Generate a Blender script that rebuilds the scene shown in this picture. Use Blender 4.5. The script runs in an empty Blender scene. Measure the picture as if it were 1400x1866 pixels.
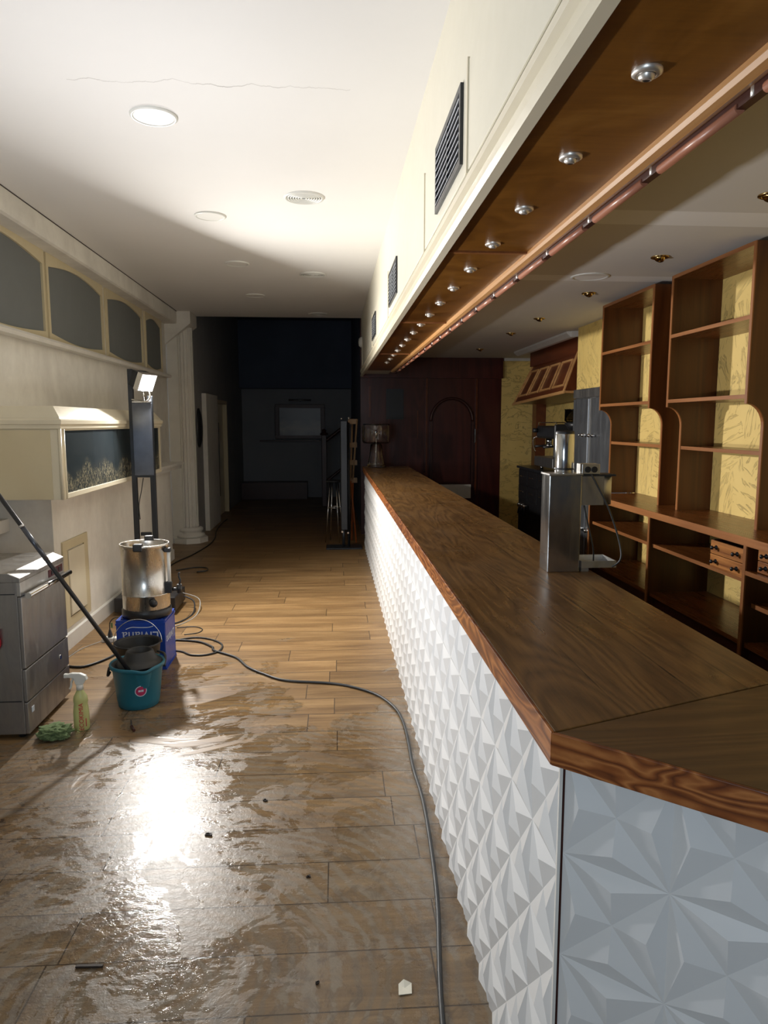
import bpy, bmesh, math, random
from mathutils import Vector, Matrix
random.seed(7)
S = bpy.context.scene
COL = S.collection
# ------------------------------------------------------------------ camera
F = 1294.0
PITCH = math.atan(163 / F); YAW = math.atan(96 / F * math.cos(PITCH))
cd = bpy.data.cameras.new('camera'); cam = bpy.data.objects.new('camera', cd); COL.objects.link(cam)
cam.location = (0, 0, 1.7)
cam.rotation_euler = (math.pi / 2 - PITCH, 0, -YAW)
cd.sensor_fit = 'VERTICAL'; cd.sensor_height = 36; cd.lens = F * 36 / 1866
cd.clip_start = 0.02; cd.clip_end = 100
S.camera = cam
S.view_settings.view_transform = 'Standard'
try: S.view_settings.look = 'None'
except Exception: pass
S.view_settings.gamma = 1
S.view_settings.use_curve_mapping = False
S.view_settings.exposure = 0.3
# ------------------------------------------------------------------ world, lights
w = bpy.data.worlds.new('world'); S.world = w; w.use_nodes = True
w.node_tree.nodes['Background'].inputs[0].default_value = (0.45, 0.55, 0.7, 1)
w.node_tree.nodes['Background'].inputs[1].default_value = 0.25
LAMP = Vector((-1.585, 6.36, 2.04)); LDIR = Vector((0.85, -0.42, -0.42)).normalized()
def light(name, kind, loc, direction, energy, color, **kw):
    l = bpy.data.lights.new(name, kind); l.energy = energy; l.color = color
    for k, v in kw.items(): setattr(l, k, v)
    o = bpy.data.objects.new(name, l); COL.objects.link(o); o.location = loc
    o.rotation_euler = Vector(direction).to_track_quat('-Z', 'Y').to_euler()
    return o
light('flood_beam', 'AREA', LAMP + LDIR * 0.03, LDIR, 98, (1.0, 0.97, 0.92), shape='RECTANGLE', size=0.13, size_y=0.09, spread=math.radians(172))
LAMP2 = Vector((-1.68, 3.05, 1.18)); LDIR2 = Vector((0.86, 0.10, 0.42)).normalized()
light('second_flood_beam', 'AREA', LAMP2 + LDIR2 * 0.03, LDIR2, 38, (0.97, 0.97, 1.0), shape='RECTANGLE', size=0.10, size_y=0.08, spread=math.radians(165))
light('cool_fill_behind_camera', 'AREA', (-0.9, -1.05, 1.62), (0.25, 1, 0.0), 24, (0.74, 0.87, 1.0), shape='RECTANGLE', size=0.9, size_y=0.8)  # added cool fill behind the camera, brightens the angled bar end

# ------------------------------------------------------------------ node helpers
class N:
    def __init__(s, name):
        s.m = bpy.data.materials.new(name); s.m.use_nodes = True
        s.t = s.m.node_tree; s.b = s.t.nodes['Principled BSDF']
    def n(s, typ, **kw):
        o = s.t.nodes.new('ShaderNode' + typ)
        for k, v in kw.items():
            if k.startswith('i_'):
                key = k[2:]; key = int(key) if key.isdigit() else key.replace('_', ' ')
                s.put(o.inputs[key], v)
            else: setattr(o, k, v)
        return o
    def put(s, sock, v):
        if isinstance(v, bpy.types.NodeSocket): s.t.links.new(v, sock)
        elif isinstance(v, (tuple, list)) and len(v) == 3 and sock.type == 'RGBA': sock.default_value = (*v, 1)
        else: sock.default_value = v
    def math(s, op, a, b=None, c=None, clamp=False):
        o = s.n('Math', operation=op, use_clamp=clamp); s.put(o.inputs[0], a)
        if b is not None: s.put(o.inputs[1], b)
        if c is not None: s.put(o.inputs[2], c)
        return o.outputs[0]
    def coord(s, scale=(1, 1, 1), rot=(0, 0, 0), loc=(0, 0, 0), kind='Object'):
        tc = s.n('TexCoord'); mp = s.n('Mapping')
        s.t.links.new(tc.outputs[kind], mp.inputs[0])
        mp.inputs['Scale'].default_value = scale; mp.inputs['Rotation'].default_value = rot; mp.inputs['Location'].default_value = loc
        return mp.outputs[0]
    def world(s, scale=(1, 1, 1), rot=(0, 0, 0), loc=(0, 0, 0)):
        g = s.n('NewGeometry'); mp = s.n('Mapping'); s.t.links.new(g.outputs['Position'], mp.inputs[0])
        mp.inputs['Scale'].default_value = scale; mp.inputs['Rotation'].default_value = rot; mp.inputs['Location'].default_value = loc
        return mp.outputs[0]
    def noise(s, vec, scale=5, detail=4, rough=0.55, dist=0.0):
        o = s.n('TexNoise'); s.put(o.inputs['Vector'], vec); o.inputs['Scale'].default_value = scale
        o.inputs['Detail'].default_value = detail; o.inputs['Roughness'].default_value = rough; o.inputs['Distortion'].default_value = dist
        return o.outputs['Fac']
    def ramp(s, fac, stops, interp='LINEAR'):
        o = s.n('ValToRGB'); s.put(o.inputs[0], fac); cr = o.color_ramp; cr.interpolation = interp
        while len(cr.elements) < len(stops): cr.elements.new(0.5)
        for e, (p, c) in zip(cr.elements, stops):
            e.position = p; e.color = (*c, 1) if isinstance(c, (tuple, list)) else (c, c, c, 1)
        return o.outputs[0]
    def mix(s, fac, a, b, blend='MIX'):
        o = s.n('Mix', data_type='RGBA', blend_type=blend)
        s.put(o.inputs[0], fac); s.put(o.inputs[6], a); s.put(o.inputs[7], b)
        return o.outputs[2]
    def bump(s, h, strength=0.3, dist=0.01):
        o = s.n('Bump'); s.put(o.inputs['Height'], h); o.inputs['Strength'].default_value = strength; o.inputs['Distance'].default_value = dist
        s.t.links.new(o.outputs[0], s.b.inputs['Normal']); return o
    def set(s, **kw):
        for k, v in kw.items():
            s.put(s.b.inputs[k.replace('_', ' ')], v)
        return s.m

def plain(name, c, rough=0.5, metal=0.0, var=0.12, vscale=6, bump=0.0, **kw):
    k = N(name); v = k.world()
    f = k.noise(v, vscale, 3)
    col = k.mix(f, tuple(x * (1 - var) for x in c), tuple(min(1, x * (1 + var)) for x in c))
    k.set(Base_Color=col, Metallic=metal, Roughness=k.math('MULTIPLY_ADD', k.noise(v, vscale * 3, 3), 0.16, rough - 0.08))
    if bump: k.bump(k.noise(v, vscale * 8, 4), bump, 0.004)
    return k.set(**kw)

def wood(name, dark, light_, axis='y', rough=0.3, scale=1.0, ring=9, bump=0.08, coat=0.0):
    k = N(name)
    st = {'x': (0.10, 1, 1), 'y': (1, 0.10, 1), 'z': (1, 1, 0.10)}[axis]
    v = k.world(scale=tuple(a * scale for a in st))
    big = k.noise(v, 2.2, 2, 0.5, 0.6)
    rings = k.math('FRACT', k.math('MULTIPLY', big, ring))
    rings = k.math('PINGPONG', rings, 0.5)
    fine = k.noise(k.world(scale=tuple((a if a < 1 else 6) * scale * 5 for a in st)), 3, 5, 0.7)
    f = k.math('ADD', k.math('MULTIPLY', rings, 0.9), k.math('MULTIPLY_ADD', fine, 0.9, -0.25), clamp=True)
    col = k.ramp(f, [(0.05, dark), (0.95, light_)])
    k.set(Base_Color=col, Roughness=k.math('MULTIPLY_ADD', fine, 0.15, rough - 0.07), Coat_Weight=coat, Coat_Roughness=0.15)
    k.bump(f, bump, 0.004)
    return k.m

M = {}
def plaster(name, base, stain, amt=0.5, rough=0.85):
    k = N(name)
    a = k.noise(k.world(scale=(1, 1, 0.45)), 1.6, 5, 0.6, 0.4)
    b = k.noise(k.world(), 9, 5, 0.65)
    f = k.ramp(k.math('MULTIPLY_ADD', b, 0.35, k.math('MULTIPLY', a, 0.75)), [(0.42, 0.0), (0.72, 1.0)])
    col = k.mix(k.math('MULTIPLY', f, amt), base, stain)
    k.set(Base_Color=col, Roughness=rough); k.bump(k.noise(k.world(), 40, 4), 0.08, 0.004)
    return k.m
M['wall_white'] = plaster('painted_plaster', (0.80, 0.775, 0.71), (0.52, 0.49, 0.44), 0.6)
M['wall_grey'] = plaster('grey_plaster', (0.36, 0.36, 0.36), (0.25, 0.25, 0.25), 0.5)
M['white_paint'] = plain('white_paint', (0.72, 0.70, 0.65), 0.45)
M['cream'] = plain('cream_paint', (0.72, 0.655, 0.50), 0.34, var=0.05)
M['cream_dark'] = plain('tan_paint', (0.62, 0.535, 0.35), 0.38, var=0.05)
M['fascia'] = plain('pale_cream_paint', (0.74, 0.70, 0.57), 0.4, var=0.05)
M['panel_grey'] = plain('grey_felt', (0.155, 0.165, 0.165), 0.8, var=0.1, vscale=2)
M['column'] = plain('aged_white_stone', (0.68, 0.66, 0.60), 0.6, var=0.1)
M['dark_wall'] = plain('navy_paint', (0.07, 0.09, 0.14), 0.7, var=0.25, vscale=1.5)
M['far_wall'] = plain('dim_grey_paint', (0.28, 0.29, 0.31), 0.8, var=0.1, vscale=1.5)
M['black'] = plain('black_plastic', (0.018, 0.018, 0.02), 0.38)
M['black_metal'] = plain('black_metal', (0.03, 0.033, 0.038), 0.35, 0.3)
M['sheet_dark'] = plain('dark_glossy_sheet', (0.10, 0.11, 0.135), 0.22, 0.6, var=0.35, vscale=9)
M['rubber'] = plain('cable_rubber', (0.02, 0.021, 0.022), 0.45)
M['white_cable'] = plain('white_cable', (0.32, 0.32, 0.30), 0.5)
M['chrome'] = plain('chrome', (0.72, 0.72, 0.72), 0.14, 1.0, var=0.03)
M['brass'] = plain('brass', (0.55, 0.38, 0.15), 0.22, 1.0, var=0.05)
M['nickel'] = plain('satin_nickel', (0.74, 0.71, 0.66), 0.38, 0.75, var=0.05)
M['blue'] = plain('blue_plastic', (0.012, 0.055, 0.36), 0.35, var=0.15, vscale=10)
M['teal'] = plain('turquoise_plastic', (0.012, 0.135, 0.195), 0.38, var=0.08)
M['teal_light'] = plain('worn_turquoise_plastic', (0.06, 0.29, 0.36), 0.4, var=0.1)
M['bucket_black'] = plain('dark_grey_plastic', (0.021, 0.021, 0.02), 0.5)
M['white_plastic'] = plain('white_plastic', (0.70, 0.70, 0.66), 0.4, var=0.04)
M['red'] = plain('red_rubber', (0.5, 0.02, 0.035), 0.5)
M['red_print'] = plain('red_print', (0.55, 0.03, 0.06), 0.5)
M['magenta'] = plain('magenta_label', (0.42, 0.025, 0.10), 0.45)
M['display'] = plain('dark_red_display', (0.09, 0.012, 0.018), 0.3)
M['louvre'] = plain('grey_louvre', (0.70, 0.72, 0.76), 0.5)
M['print_white'] = plain('white_print', (0.62, 0.68, 0.78), 0.5)
M['rag'] = plain('green_cloth', (0.14, 0.20, 0.085), 0.95, var=0.3, vscale=40, bump=0.5)
M['paper'] = plain('paper', (0.72, 0.68, 0.56), 0.8)
M['debris'] = plain('dark_debris_and_gap_shade', (0.03, 0.02, 0.015), 0.6)
M['orange_metal'] = plain('orange_paint', (0.45, 0.12, 0.03), 0.4)
M['pine'] = wood('pale_pine', (0.30, 0.19, 0.10), (0.46, 0.32, 0.18), 'z', 0.5)
M['mahogany'] = wood('mahogany_end_wall', (0.040, 0.007, 0.005), (0.090, 0.018, 0.012), 'z', 0.32)
M['shelf_z'] = wood('varnished_upright', (0.055, 0.015, 0.003), (0.115, 0.034, 0.007), 'z', 0.30)
M['shelf_y'] = wood('varnished_shelf_board', (0.11, 0.033, 0.007), (0.21, 0.068, 0.015), 'y', 0.28)
M['edge_y'] = wood('orange_wood_edging', (0.20, 0.070, 0.020), (0.38, 0.155, 0.05), 'y', 0.35)
M['edge_z'] = wood('orange_wood_upright_edging', (0.20, 0.070, 0.020), (0.38, 0.155, 0.05), 'z', 0.35)
M['drawer'] = wood('grained_drawer_wood', (0.16, 0.042, 0.008), (0.72, 0.30, 0.08), 'y', 0.35, 1.6, 10)
M['hood'] = wood('hood_wood', (0.085, 0.020, 0.007), (0.16, 0.040, 0.012), 'y', 0.3)
M['soffit'] = None
M['dark_wood'] = plain('dark_stained_wood', (0.045, 0.011, 0.007), 0.4)
M['strip'] = wood('honey_wood_strip', (0.42, 0.20, 0.065), (0.66, 0.37, 0.15), 'y', 0.4)
M['rail'] = wood('rose_wood_rail', (0.34, 0.13, 0.075), (0.52, 0.24, 0.15), 'y', 0.35)

# ceiling with hairline cracks
k = N('ceiling_paint')
v = k.world(); a = k.noise(v, 0.9, 4)
sx = k.n('SeparateXYZ'); k.put(sx.inputs[0], v)
yy = k.math('ADD', sx.outputs[1], k.math('MULTIPLY', k.noise(k.world(scale=(1, 0, 0)), 3.5, 5), 0.25))
d = k.math('ABSOLUTE', k.math('SUBTRACT', yy, 3.56))
line = k.math('LESS_THAN', d, 0.004)
inx = k.math('MULTIPLY', k.math('GREATER_THAN', sx.outputs[0], -1.15), k.math('LESS_THAN', sx.outputs[0], 0.1))
line = k.math('MULTIPLY', k.math('MULTIPLY', line, inx), k.math('MULTIPLY_ADD', k.noise(v, 5, 2), 1.6, -0.4, clamp=True))
k.set(Base_Color=k.mix(k.math('MULTIPLY', line, 0.7), k.mix(a, (0.70, 0.685, 0.66), (0.78, 0.765, 0.74)), (0.2, 0.18, 0.16)), Roughness=0.8)
M['ceiling'] = k.m
# bar ceiling: smooth paint with two lighter filled joints
k = N('bar_ceiling_paint')
v = k.world(); sx = k.n('SeparateXYZ'); k.put(sx.inputs[0], v); Y = sx.outputs[1]
def band(lo, hi): return k.math('MULTIPLY', k.math('GREATER_THAN', Y, lo), k.math('LESS_THAN', Y, hi))
bb = k.math('ADD', band(3.29, 3.52), band(4.72, 4.90))
k.set(Base_Color=k.mix(bb, k.mix(k.noise(v, 1.2, 3), (0.62, 0.59, 0.54), (0.70, 0.665, 0.615)), (0.82, 0.80, 0.77)), Roughness=0.75)
M['ceiling_bar'] = k.m

k = N('varnished_plywood')
cl = k.noise(k.world(scale=(1, 0.7, 1)), 3.2, 5, 0.62, 0.8); gr = k.noise(k.world(scale=(0.5, 9, 1)), 9, 4, 0.65)
f = k.math('ADD', k.math('MULTIPLY', cl, 0.9), k.math('MULTIPLY_ADD', gr, 0.28, -0.12))
k.set(Base_Color=k.ramp(f, [(0.30, (0.115, 0.042, 0.006)), (0.52, (0.205, 0.082, 0.012)), (0.72, (0.30, 0.135, 0.024))]), Roughness=k.math('MULTIPLY_ADD', cl, 0.15, 0.24))
M['soffit'] = k.m
# yellow sponged plaster boards
k = N('gold_textured_plaster')
v = k.world()
vcell = k.n('TexVoronoi'); k.put(vcell.inputs['Vector'], k.world(scale=(1, 1, 0.8))); vcell.inputs['Scale'].default_value = 3.6
rot = k.n('VectorRotate', rotation_type='X_AXIS'); k.put(rot.inputs['Vector'], v)
cs = k.n('SeparateXYZ'); k.put(cs.inputs[0], vcell.outputs['Color'])
k.put(rot.inputs['Angle'], k.math('MULTIPLY', cs.outputs[0], 6.28))
mp = k.n('Mapping'); k.put(mp.inputs[0], rot.outputs[0]); mp.inputs['Scale'].default_value = (5, 3.6, 20)
st = k.noise(mp.outputs[0], 1.0, 3, 0.6, 1.2)
scr = k.ramp(st, [(0.545, 0.0), (0.57, 1.0), (0.59, 1.0), (0.625, 0.0)])
blot = k.noise(v, 3.0, 4)
scr2 = k.math('MULTIPLY', scr, k.ramp(k.noise(v, 2.3, 2), [(0.35, 0.35), (0.6, 1.0)]))
base = k.mix(blot, (0.62, 0.43, 0.125), (0.80, 0.59, 0.21))
k.set(Base_Color=k.mix(k.math('MULTIPLY', scr2, 0.62), base, (0.30, 0.215, 0.075)), Roughness=0.62)
k.bump(k.math('MULTIPLY', scr2, -1), 0.5, 0.008)
M['gold'] = k.m

# stainless steel, brushed and smeared
def steel(name, c=(0.60, 0.59, 0.57), rough=0.32, axis='z', smear=0.5, dirt=0.35):
    k = N(name)
    st = {'x': (0.05, 1, 1), 'y': (1, 0.05, 1), 'z': (1, 1, 0.05)}[axis]
    f = k.noise(k.world(scale=st), 60, 4, 0.6)
    s2 = k.noise(k.world(scale=tuple(max(a, 0.25) for a in st)), 11, 5, 0.65, 0.8)
    sm = k.ramp(s2, [(0.40, 0.0), (0.70, 1.0)])
    k.set(Base_Color=k.mix(k.math('MULTIPLY', sm, dirt), c, tuple(x * 0.55 for x in c)), Metallic=0.95,
          Roughness=k.math('ADD', k.math('MULTIPLY_ADD', f, 0.12, rough - 0.06), k.math('MULTIPLY', sm, 0.22 * smear)))
    k.bump(f, 0.05, 0.001)
    return k.m
M['steel'] = steel('brushed_steel')
M['steel_urn'] = steel('urn_steel', (0.66, 0.63, 0.58), 0.24)
M['steel_dark'] = steel('worn_steel', (0.40, 0.385, 0.37), 0.36, 'z', 0.9, 0.6)
M['steel_tower'] = steel('tower_steel', (0.50, 0.49, 0.47), 0.13, 'z', 0.6, 0.15)
M['steel_fridge'] = steel('fridge_steel', (0.42, 0.44, 0.47), 0.34, 'z', 0.6, 0.3)

def glass(name, c=(1, 1, 1), rough=0.02, ior=1.45):
    k = N(name); k.set(Base_Color=c, Roughness=rough, Transmission_Weight=1.0, IOR=ior); return k.m
M['glass'] = glass('clear_glass')
M['hopper'] = glass('amber_clear_plastic', (0.9, 0.82, 0.62), 0.06)
k = N('yellow_cleaner_liquid'); k.set(Base_Color=(0.66, 0.68, 0.30), Roughness=0.28, Transmission_Weight=0.35, IOR=1.4); M['cleaner'] = k.m
k = N('lit_lamp_glass'); k.set(Base_Color=(1, 1, 1), Emission_Color=(1.0, 0.96, 0.88), Emission_Strength=22.0); M['lit'] = k.m
k = N('downlight_diffuser'); k.set(Base_Color=(0.80, 0.79, 0.75), Roughness=0.4); M['diffuser'] = k.m

# wood strip on the counter edge, swirling grain
k = N('counter_edge_wood')
v = k.world(scale=(1.0, 0.45, 2.2))
big = k.noise(v, 3.6, 2, 0.45, 0.9)
rg = k.math('PINGPONG', k.math('FRACT', k.math('MULTIPLY', big, 13)), 0.5)
f = k.math('MULTIPLY_ADD', rg, 1.5, k.math('MULTIPLY_ADD', k.noise(v, 30, 4), 0.6, -0.2), clamp=True)
k.set(Base_Color=k.ramp(f, [(0.0, (0.085, 0.022, 0.007)), (0.45, (0.22, 0.066, 0.016)), (0.9, (0.40, 0.155, 0.045))]), Roughness=0.33)
k.bump(f, 0.1, 0.003); M['edge_counter'] = k.m

# worn counter top boards, running along the bar (y)
k = N('worn_countertop_wood')
v = k.world()
sx = k.n('SeparateXYZ'); k.put(sx.inputs[0], v); X, Y = sx.outputs[0], sx.outputs[1]
g1 = k.noise(k.world(scale=(1, 0.10, 1)), 4.5, 2, 0.5, 0.5)
rings = k.math('PINGPONG', k.math('FRACT', k.math('MULTIPLY', g1, 17)), 0.5)
fine = k.noise(k.world(scale=(6, 0.25, 1)), 13, 5, 0.75)
f = k.math('MULTIPLY_ADD', rings, 0.75, k.math('MULTIPLY_ADD', fine, 1.3, -0.45), clamp=True)
col = k.ramp(f, [(0.0, (0.060, 0.028, 0.009)), (0.5, (0.175, 0.088, 0.027)), (1.0, (0.29, 0.155, 0.052))])
wear = k.ramp(k.noise(k.world(scale=(1, 0.6, 1)), 2.6, 4, 0.6, 0.3), [(0.35, 0.0), (0.72, 1.0)])
col = k.mix(k.math('MULTIPLY', wear, 0.30), col, (0.10, 0.058, 0.026))
scuff = k.ramp(k.noise(k.world(scale=(1, 4.5, 1)), 3.5, 6, 0.75, 0.6), [(0.60, 0.0), (0.72, 1.0)])
farw = k.math('MULTIPLY', k.math('GREATER_THAN', Y, 2.6), 0.28)
col = k.mix(k.math('MULTIPLY', scuff, farw), col, (0.42, 0.37, 0.28))
wob = k.math('MULTIPLY', k.noise(k.world(scale=(0, 1, 0)), 2.0, 2), 0.012)
def seam(x0, wd): return k.math('LESS_THAN', k.math('ABSOLUTE', k.math('SUBTRACT', k.math('ADD', X, wob), x0)), wd)
seams = k.math('MAXIMUM', seam(0.800, 0.0026), k.math('MAXIMUM', seam(0.60, 0.0012), seam(0.93, 0.0014)))
seams = k.math('MULTIPLY', seams, k.ramp(k.noise(k.world(scale=(0, 1, 0)), 3, 3), [(0.38, 0.2), (0.6, 1.0)]))
seams = k.math('MULTIPLY', seams, k.math('LESS_THAN', X, 1.03))
col = k.mix(seams, col, (0.02, 0.010, 0.005))
k.set(Base_Color=col, Roughness=k.math('MULTIPLY_ADD', wear, 0.16, 0.24))
k.bump(k.math('SUBTRACT', f, k.math('MULTIPLY', seams, 3)), 0.12, 0.003)
M['countertop'] = k.m

# wet laminate planks running across the room (x)
k = N('wet_plank_floor')
v = k.world(rot=(0, 0, math.radians(0.5)))
sx = k.n('SeparateXYZ'); k.put(sx.inputs[0], v); X, Y = sx.outputs[0], sx.outputs[1]
PW, PL = 0.2375, 1.22
r = k.math('DIVIDE', k.math('ADD', Y, 0.028), PW); row = k.math('FLOOR', r); fr = k.math('FRACT', r)
wn = k.n('TexWhiteNoise', noise_dimensions='1D'); k.put(wn.inputs['W'], row)
c_ = k.math('ADD', k.math('DIVIDE', X, PL), k.math('MULTIPLY', wn.outputs['Value'], 7.3)); ci = k.math('FLOOR', c_); cf = k.math('FRACT', c_)
cmb = k.n('CombineXYZ'); k.put(cmb.inputs[0], row); k.put(cmb.inputs[1], ci)
wn2 = k.n('TexWhiteNoise', noise_dimensions='2D'); k.put(wn2.inputs['Vector'], cmb.outputs[0]); pv = wn2.outputs['Value']
ea = k.math('MINIMUM', fr, k.math('SUBTRACT', 1.0, fr)); eb = k.math('MULTIPLY', k.math('MINIMUM', cf, k.math('SUBTRACT', 1.0, cf)), PL / PW)
gap = k.math('LESS_THAN', k.math('MINIMUM', ea, eb), 0.0115)
off = k.n('CombineXYZ'); k.put(off.inputs[2], k.math('MULTIPLY', pv, 9.0)); add = k.n('VectorMath', operation='ADD')
k.put(add.inputs[0], k.world(scale=(0.16, 1.3, 1))); k.put(add.inputs[1], off.outputs[0])
g = k.noise(add.outputs[0], 6, 5, 0.62, 0.9)
add2 = k.n('VectorMath', operation='ADD'); k.put(add2.inputs[0], k.world(scale=(0.25, 6, 1))); k.put(add2.inputs[1], off.outputs[0])
gf = k.noise(add2.outputs[0], 9, 5, 0.7)
f = k.math('ADD', k.math('MULTIPLY', g, 0.75), k.math('MULTIPLY_ADD', gf, 0.5, -0.12))
col = k.ramp(f, [(0.28, (0.125, 0.066, 0.026)), (0.50, (0.25, 0.145, 0.058)), (0.72, (0.40, 0.25, 0.11))])
col = k.mix(1.0, col, k.ramp(pv, [(0.0, 0.78), (1.0, 1.0)]), 'MULTIPLY')
# wet, dirty zone: the mopped area near the camera
nz = k.noise(v, 1.25, 5, 0.6, 0.9)
far_dry = k.math('MULTIPLY_ADD', Y, -0.16, 1.24)
wetf = k.math('ADD', k.math('MULTIPLY', nz, 1.3), k.math('SUBTRACT', far_dry, 0.70))
wet = k.ramp(wetf, [(0.50, 0.0), (0.535, 1.0)])
# swirling mop strokes
sp = k.n('TexWave', wave_type='RINGS', rings_direction='Z'); k.put(sp.inputs['Vector'], k.world(loc=(0.55, -2.0, 0), scale=(1, 1, 1)))
sp.inputs['Scale'].default_value = 5.5; sp.inputs['Distortion'].default_value = 9; sp.inputs['Detail'].default_value = 4; sp.inputs['Detail Scale'].default_value = 0.7
stroke = k.ramp(sp.outputs['Fac'], [(0.35, 0.0), (0.9, 1.0)])
streak = k.noise(k.world(rot=(0, 0, 0.9), scale=(1.6, 11, 1)), 2.2, 4, 0.6, 1.5)
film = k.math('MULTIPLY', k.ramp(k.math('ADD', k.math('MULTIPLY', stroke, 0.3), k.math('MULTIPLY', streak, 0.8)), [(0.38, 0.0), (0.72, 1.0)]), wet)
dirt = k.ramp(k.noise(v, 6.5, 6, 0.72, 1.2), [(0.52, 0.0), (0.60, 1.0)])
dirt2 = k.ramp(k.noise(k.world(rot=(0, 0, 0.5), scale=(1, 2.4, 1)), 14, 5, 0.7, 2.0), [(0.53, 0.0), (0.58, 1.0)])
lefty = k.math('MULTIPLY_ADD', X, -0.9, -0.35, clamp=True)
grey = k.mix(f, (0.075, 0.051, 0.029), (0.15, 0.107, 0.064))
near = k.math('MULTIPLY_ADD', Y, -0.42, 2.1, clamp=True)
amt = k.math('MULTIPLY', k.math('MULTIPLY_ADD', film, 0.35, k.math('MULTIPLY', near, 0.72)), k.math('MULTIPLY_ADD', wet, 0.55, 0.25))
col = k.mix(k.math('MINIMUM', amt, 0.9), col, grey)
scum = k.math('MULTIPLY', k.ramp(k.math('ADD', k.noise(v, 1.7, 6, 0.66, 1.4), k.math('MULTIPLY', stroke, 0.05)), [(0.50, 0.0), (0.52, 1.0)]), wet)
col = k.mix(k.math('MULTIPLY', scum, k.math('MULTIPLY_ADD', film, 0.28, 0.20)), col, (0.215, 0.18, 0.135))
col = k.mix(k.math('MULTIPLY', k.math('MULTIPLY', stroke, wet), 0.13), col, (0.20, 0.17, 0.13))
dd = k.math('MULTIPLY', k.math('MAXIMUM', k.math('MULTIPLY', dirt, 0.38), k.math('MULTIPLY', k.math('MULTIPLY', dirt2, lefty), 0.95)), k.math('MULTIPLY', near, wet))
col = k.mix(dd, col, (0.045, 0.030, 0.020))
col = k.mix(k.math('MULTIPLY', gap, 0.85), col, (0.03, 0.018, 0.01))
# roughness: dry satin, damp film, glossy puddles with crisp outlines
pud = k.ramp(k.math('ADD', k.noise(v, 2.9, 6, 0.68, 1.3), k.math('MULTIPLY', streak, 0.22)), [(0.60, 0.0), (0.625, 1.0)])
rough = k.math('MULTIPLY_ADD', wet, -0.07, 0.42)
rough = k.math('SUBTRACT', rough, k.math('MULTIPLY', k.math('MULTIPLY', pud, wet), 0.22))
rough = k.math('MULTIPLY_ADD', k.noise(v, 45, 4, 0.7), 0.10, k.math('SUBTRACT', rough, 0.05))
k.set(Base_Color=col, Roughness=rough, Specular_IOR_Level=0.5)
rip = k.math('ADD', k.math('MULTIPLY', k.noise(v, 34, 5, 0.7, 0.5), 1.5), k.math('MULTIPLY', k.noise(v, 110, 3, 0.7), 0.6))
hgt = k.math('SUBTRACT', k.math('MULTIPLY', k.math('MULTIPLY', rip, wet), 0.30), k.math('MULTIPLY', gap, 0.5))
hgt = k.math('ADD', hgt, k.math('ADD', k.math('MULTIPLY', wet, 0.10), k.math('MULTIPLY', gf, 0.12)))
k.bump(hgt, 0.32, 0.008)
M['floor'] = k.m

# scenery behind the display case glass
k = N('reed_scenery')
v = k.world(); sx = k.n('SeparateXYZ'); k.put(sx.inputs[0], v); Y, Z = sx.outputs[1], sx.outputs[2]
reeds = k.noise(k.world(scale=(1, 9, 5), rot=(0.35, 0, 0)), 5.0, 5, 0.75, 1.6)
hump = k.math('MULTIPLY_ADD', k.noise(k.world(scale=(0, 1, 0)), 3.2, 3), 0.46, 1.17)
mask = k.math('MULTIPLY', k.math('SUBTRACT', hump, Z), 14, clamp=True)
rr = k.math('MULTIPLY', k.ramp(reeds, [(0.46, 0.0), (0.62, 1.0)]), mask)
bg = k.mix(k.noise(v, 5, 4, 0.6, 1.0), (0.018, 0.030, 0.036), (0.055, 0.065, 0.070))
k.set(Base_Color=k.mix(rr, bg, (0.36, 0.32, 0.21)), Roughness=0.25, Coat_Weight=0.5, Coat_Roughness=0.05)
M['scenery'] = k.m
k = N('white_relief_panel')
k.set(Base_Color=k.mix(k.noise(k.world(), 4, 4), (0.62, 0.625, 0.62), (0.70, 0.70, 0.69)), Roughness=0.42); M['relief'] = k.m

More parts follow.
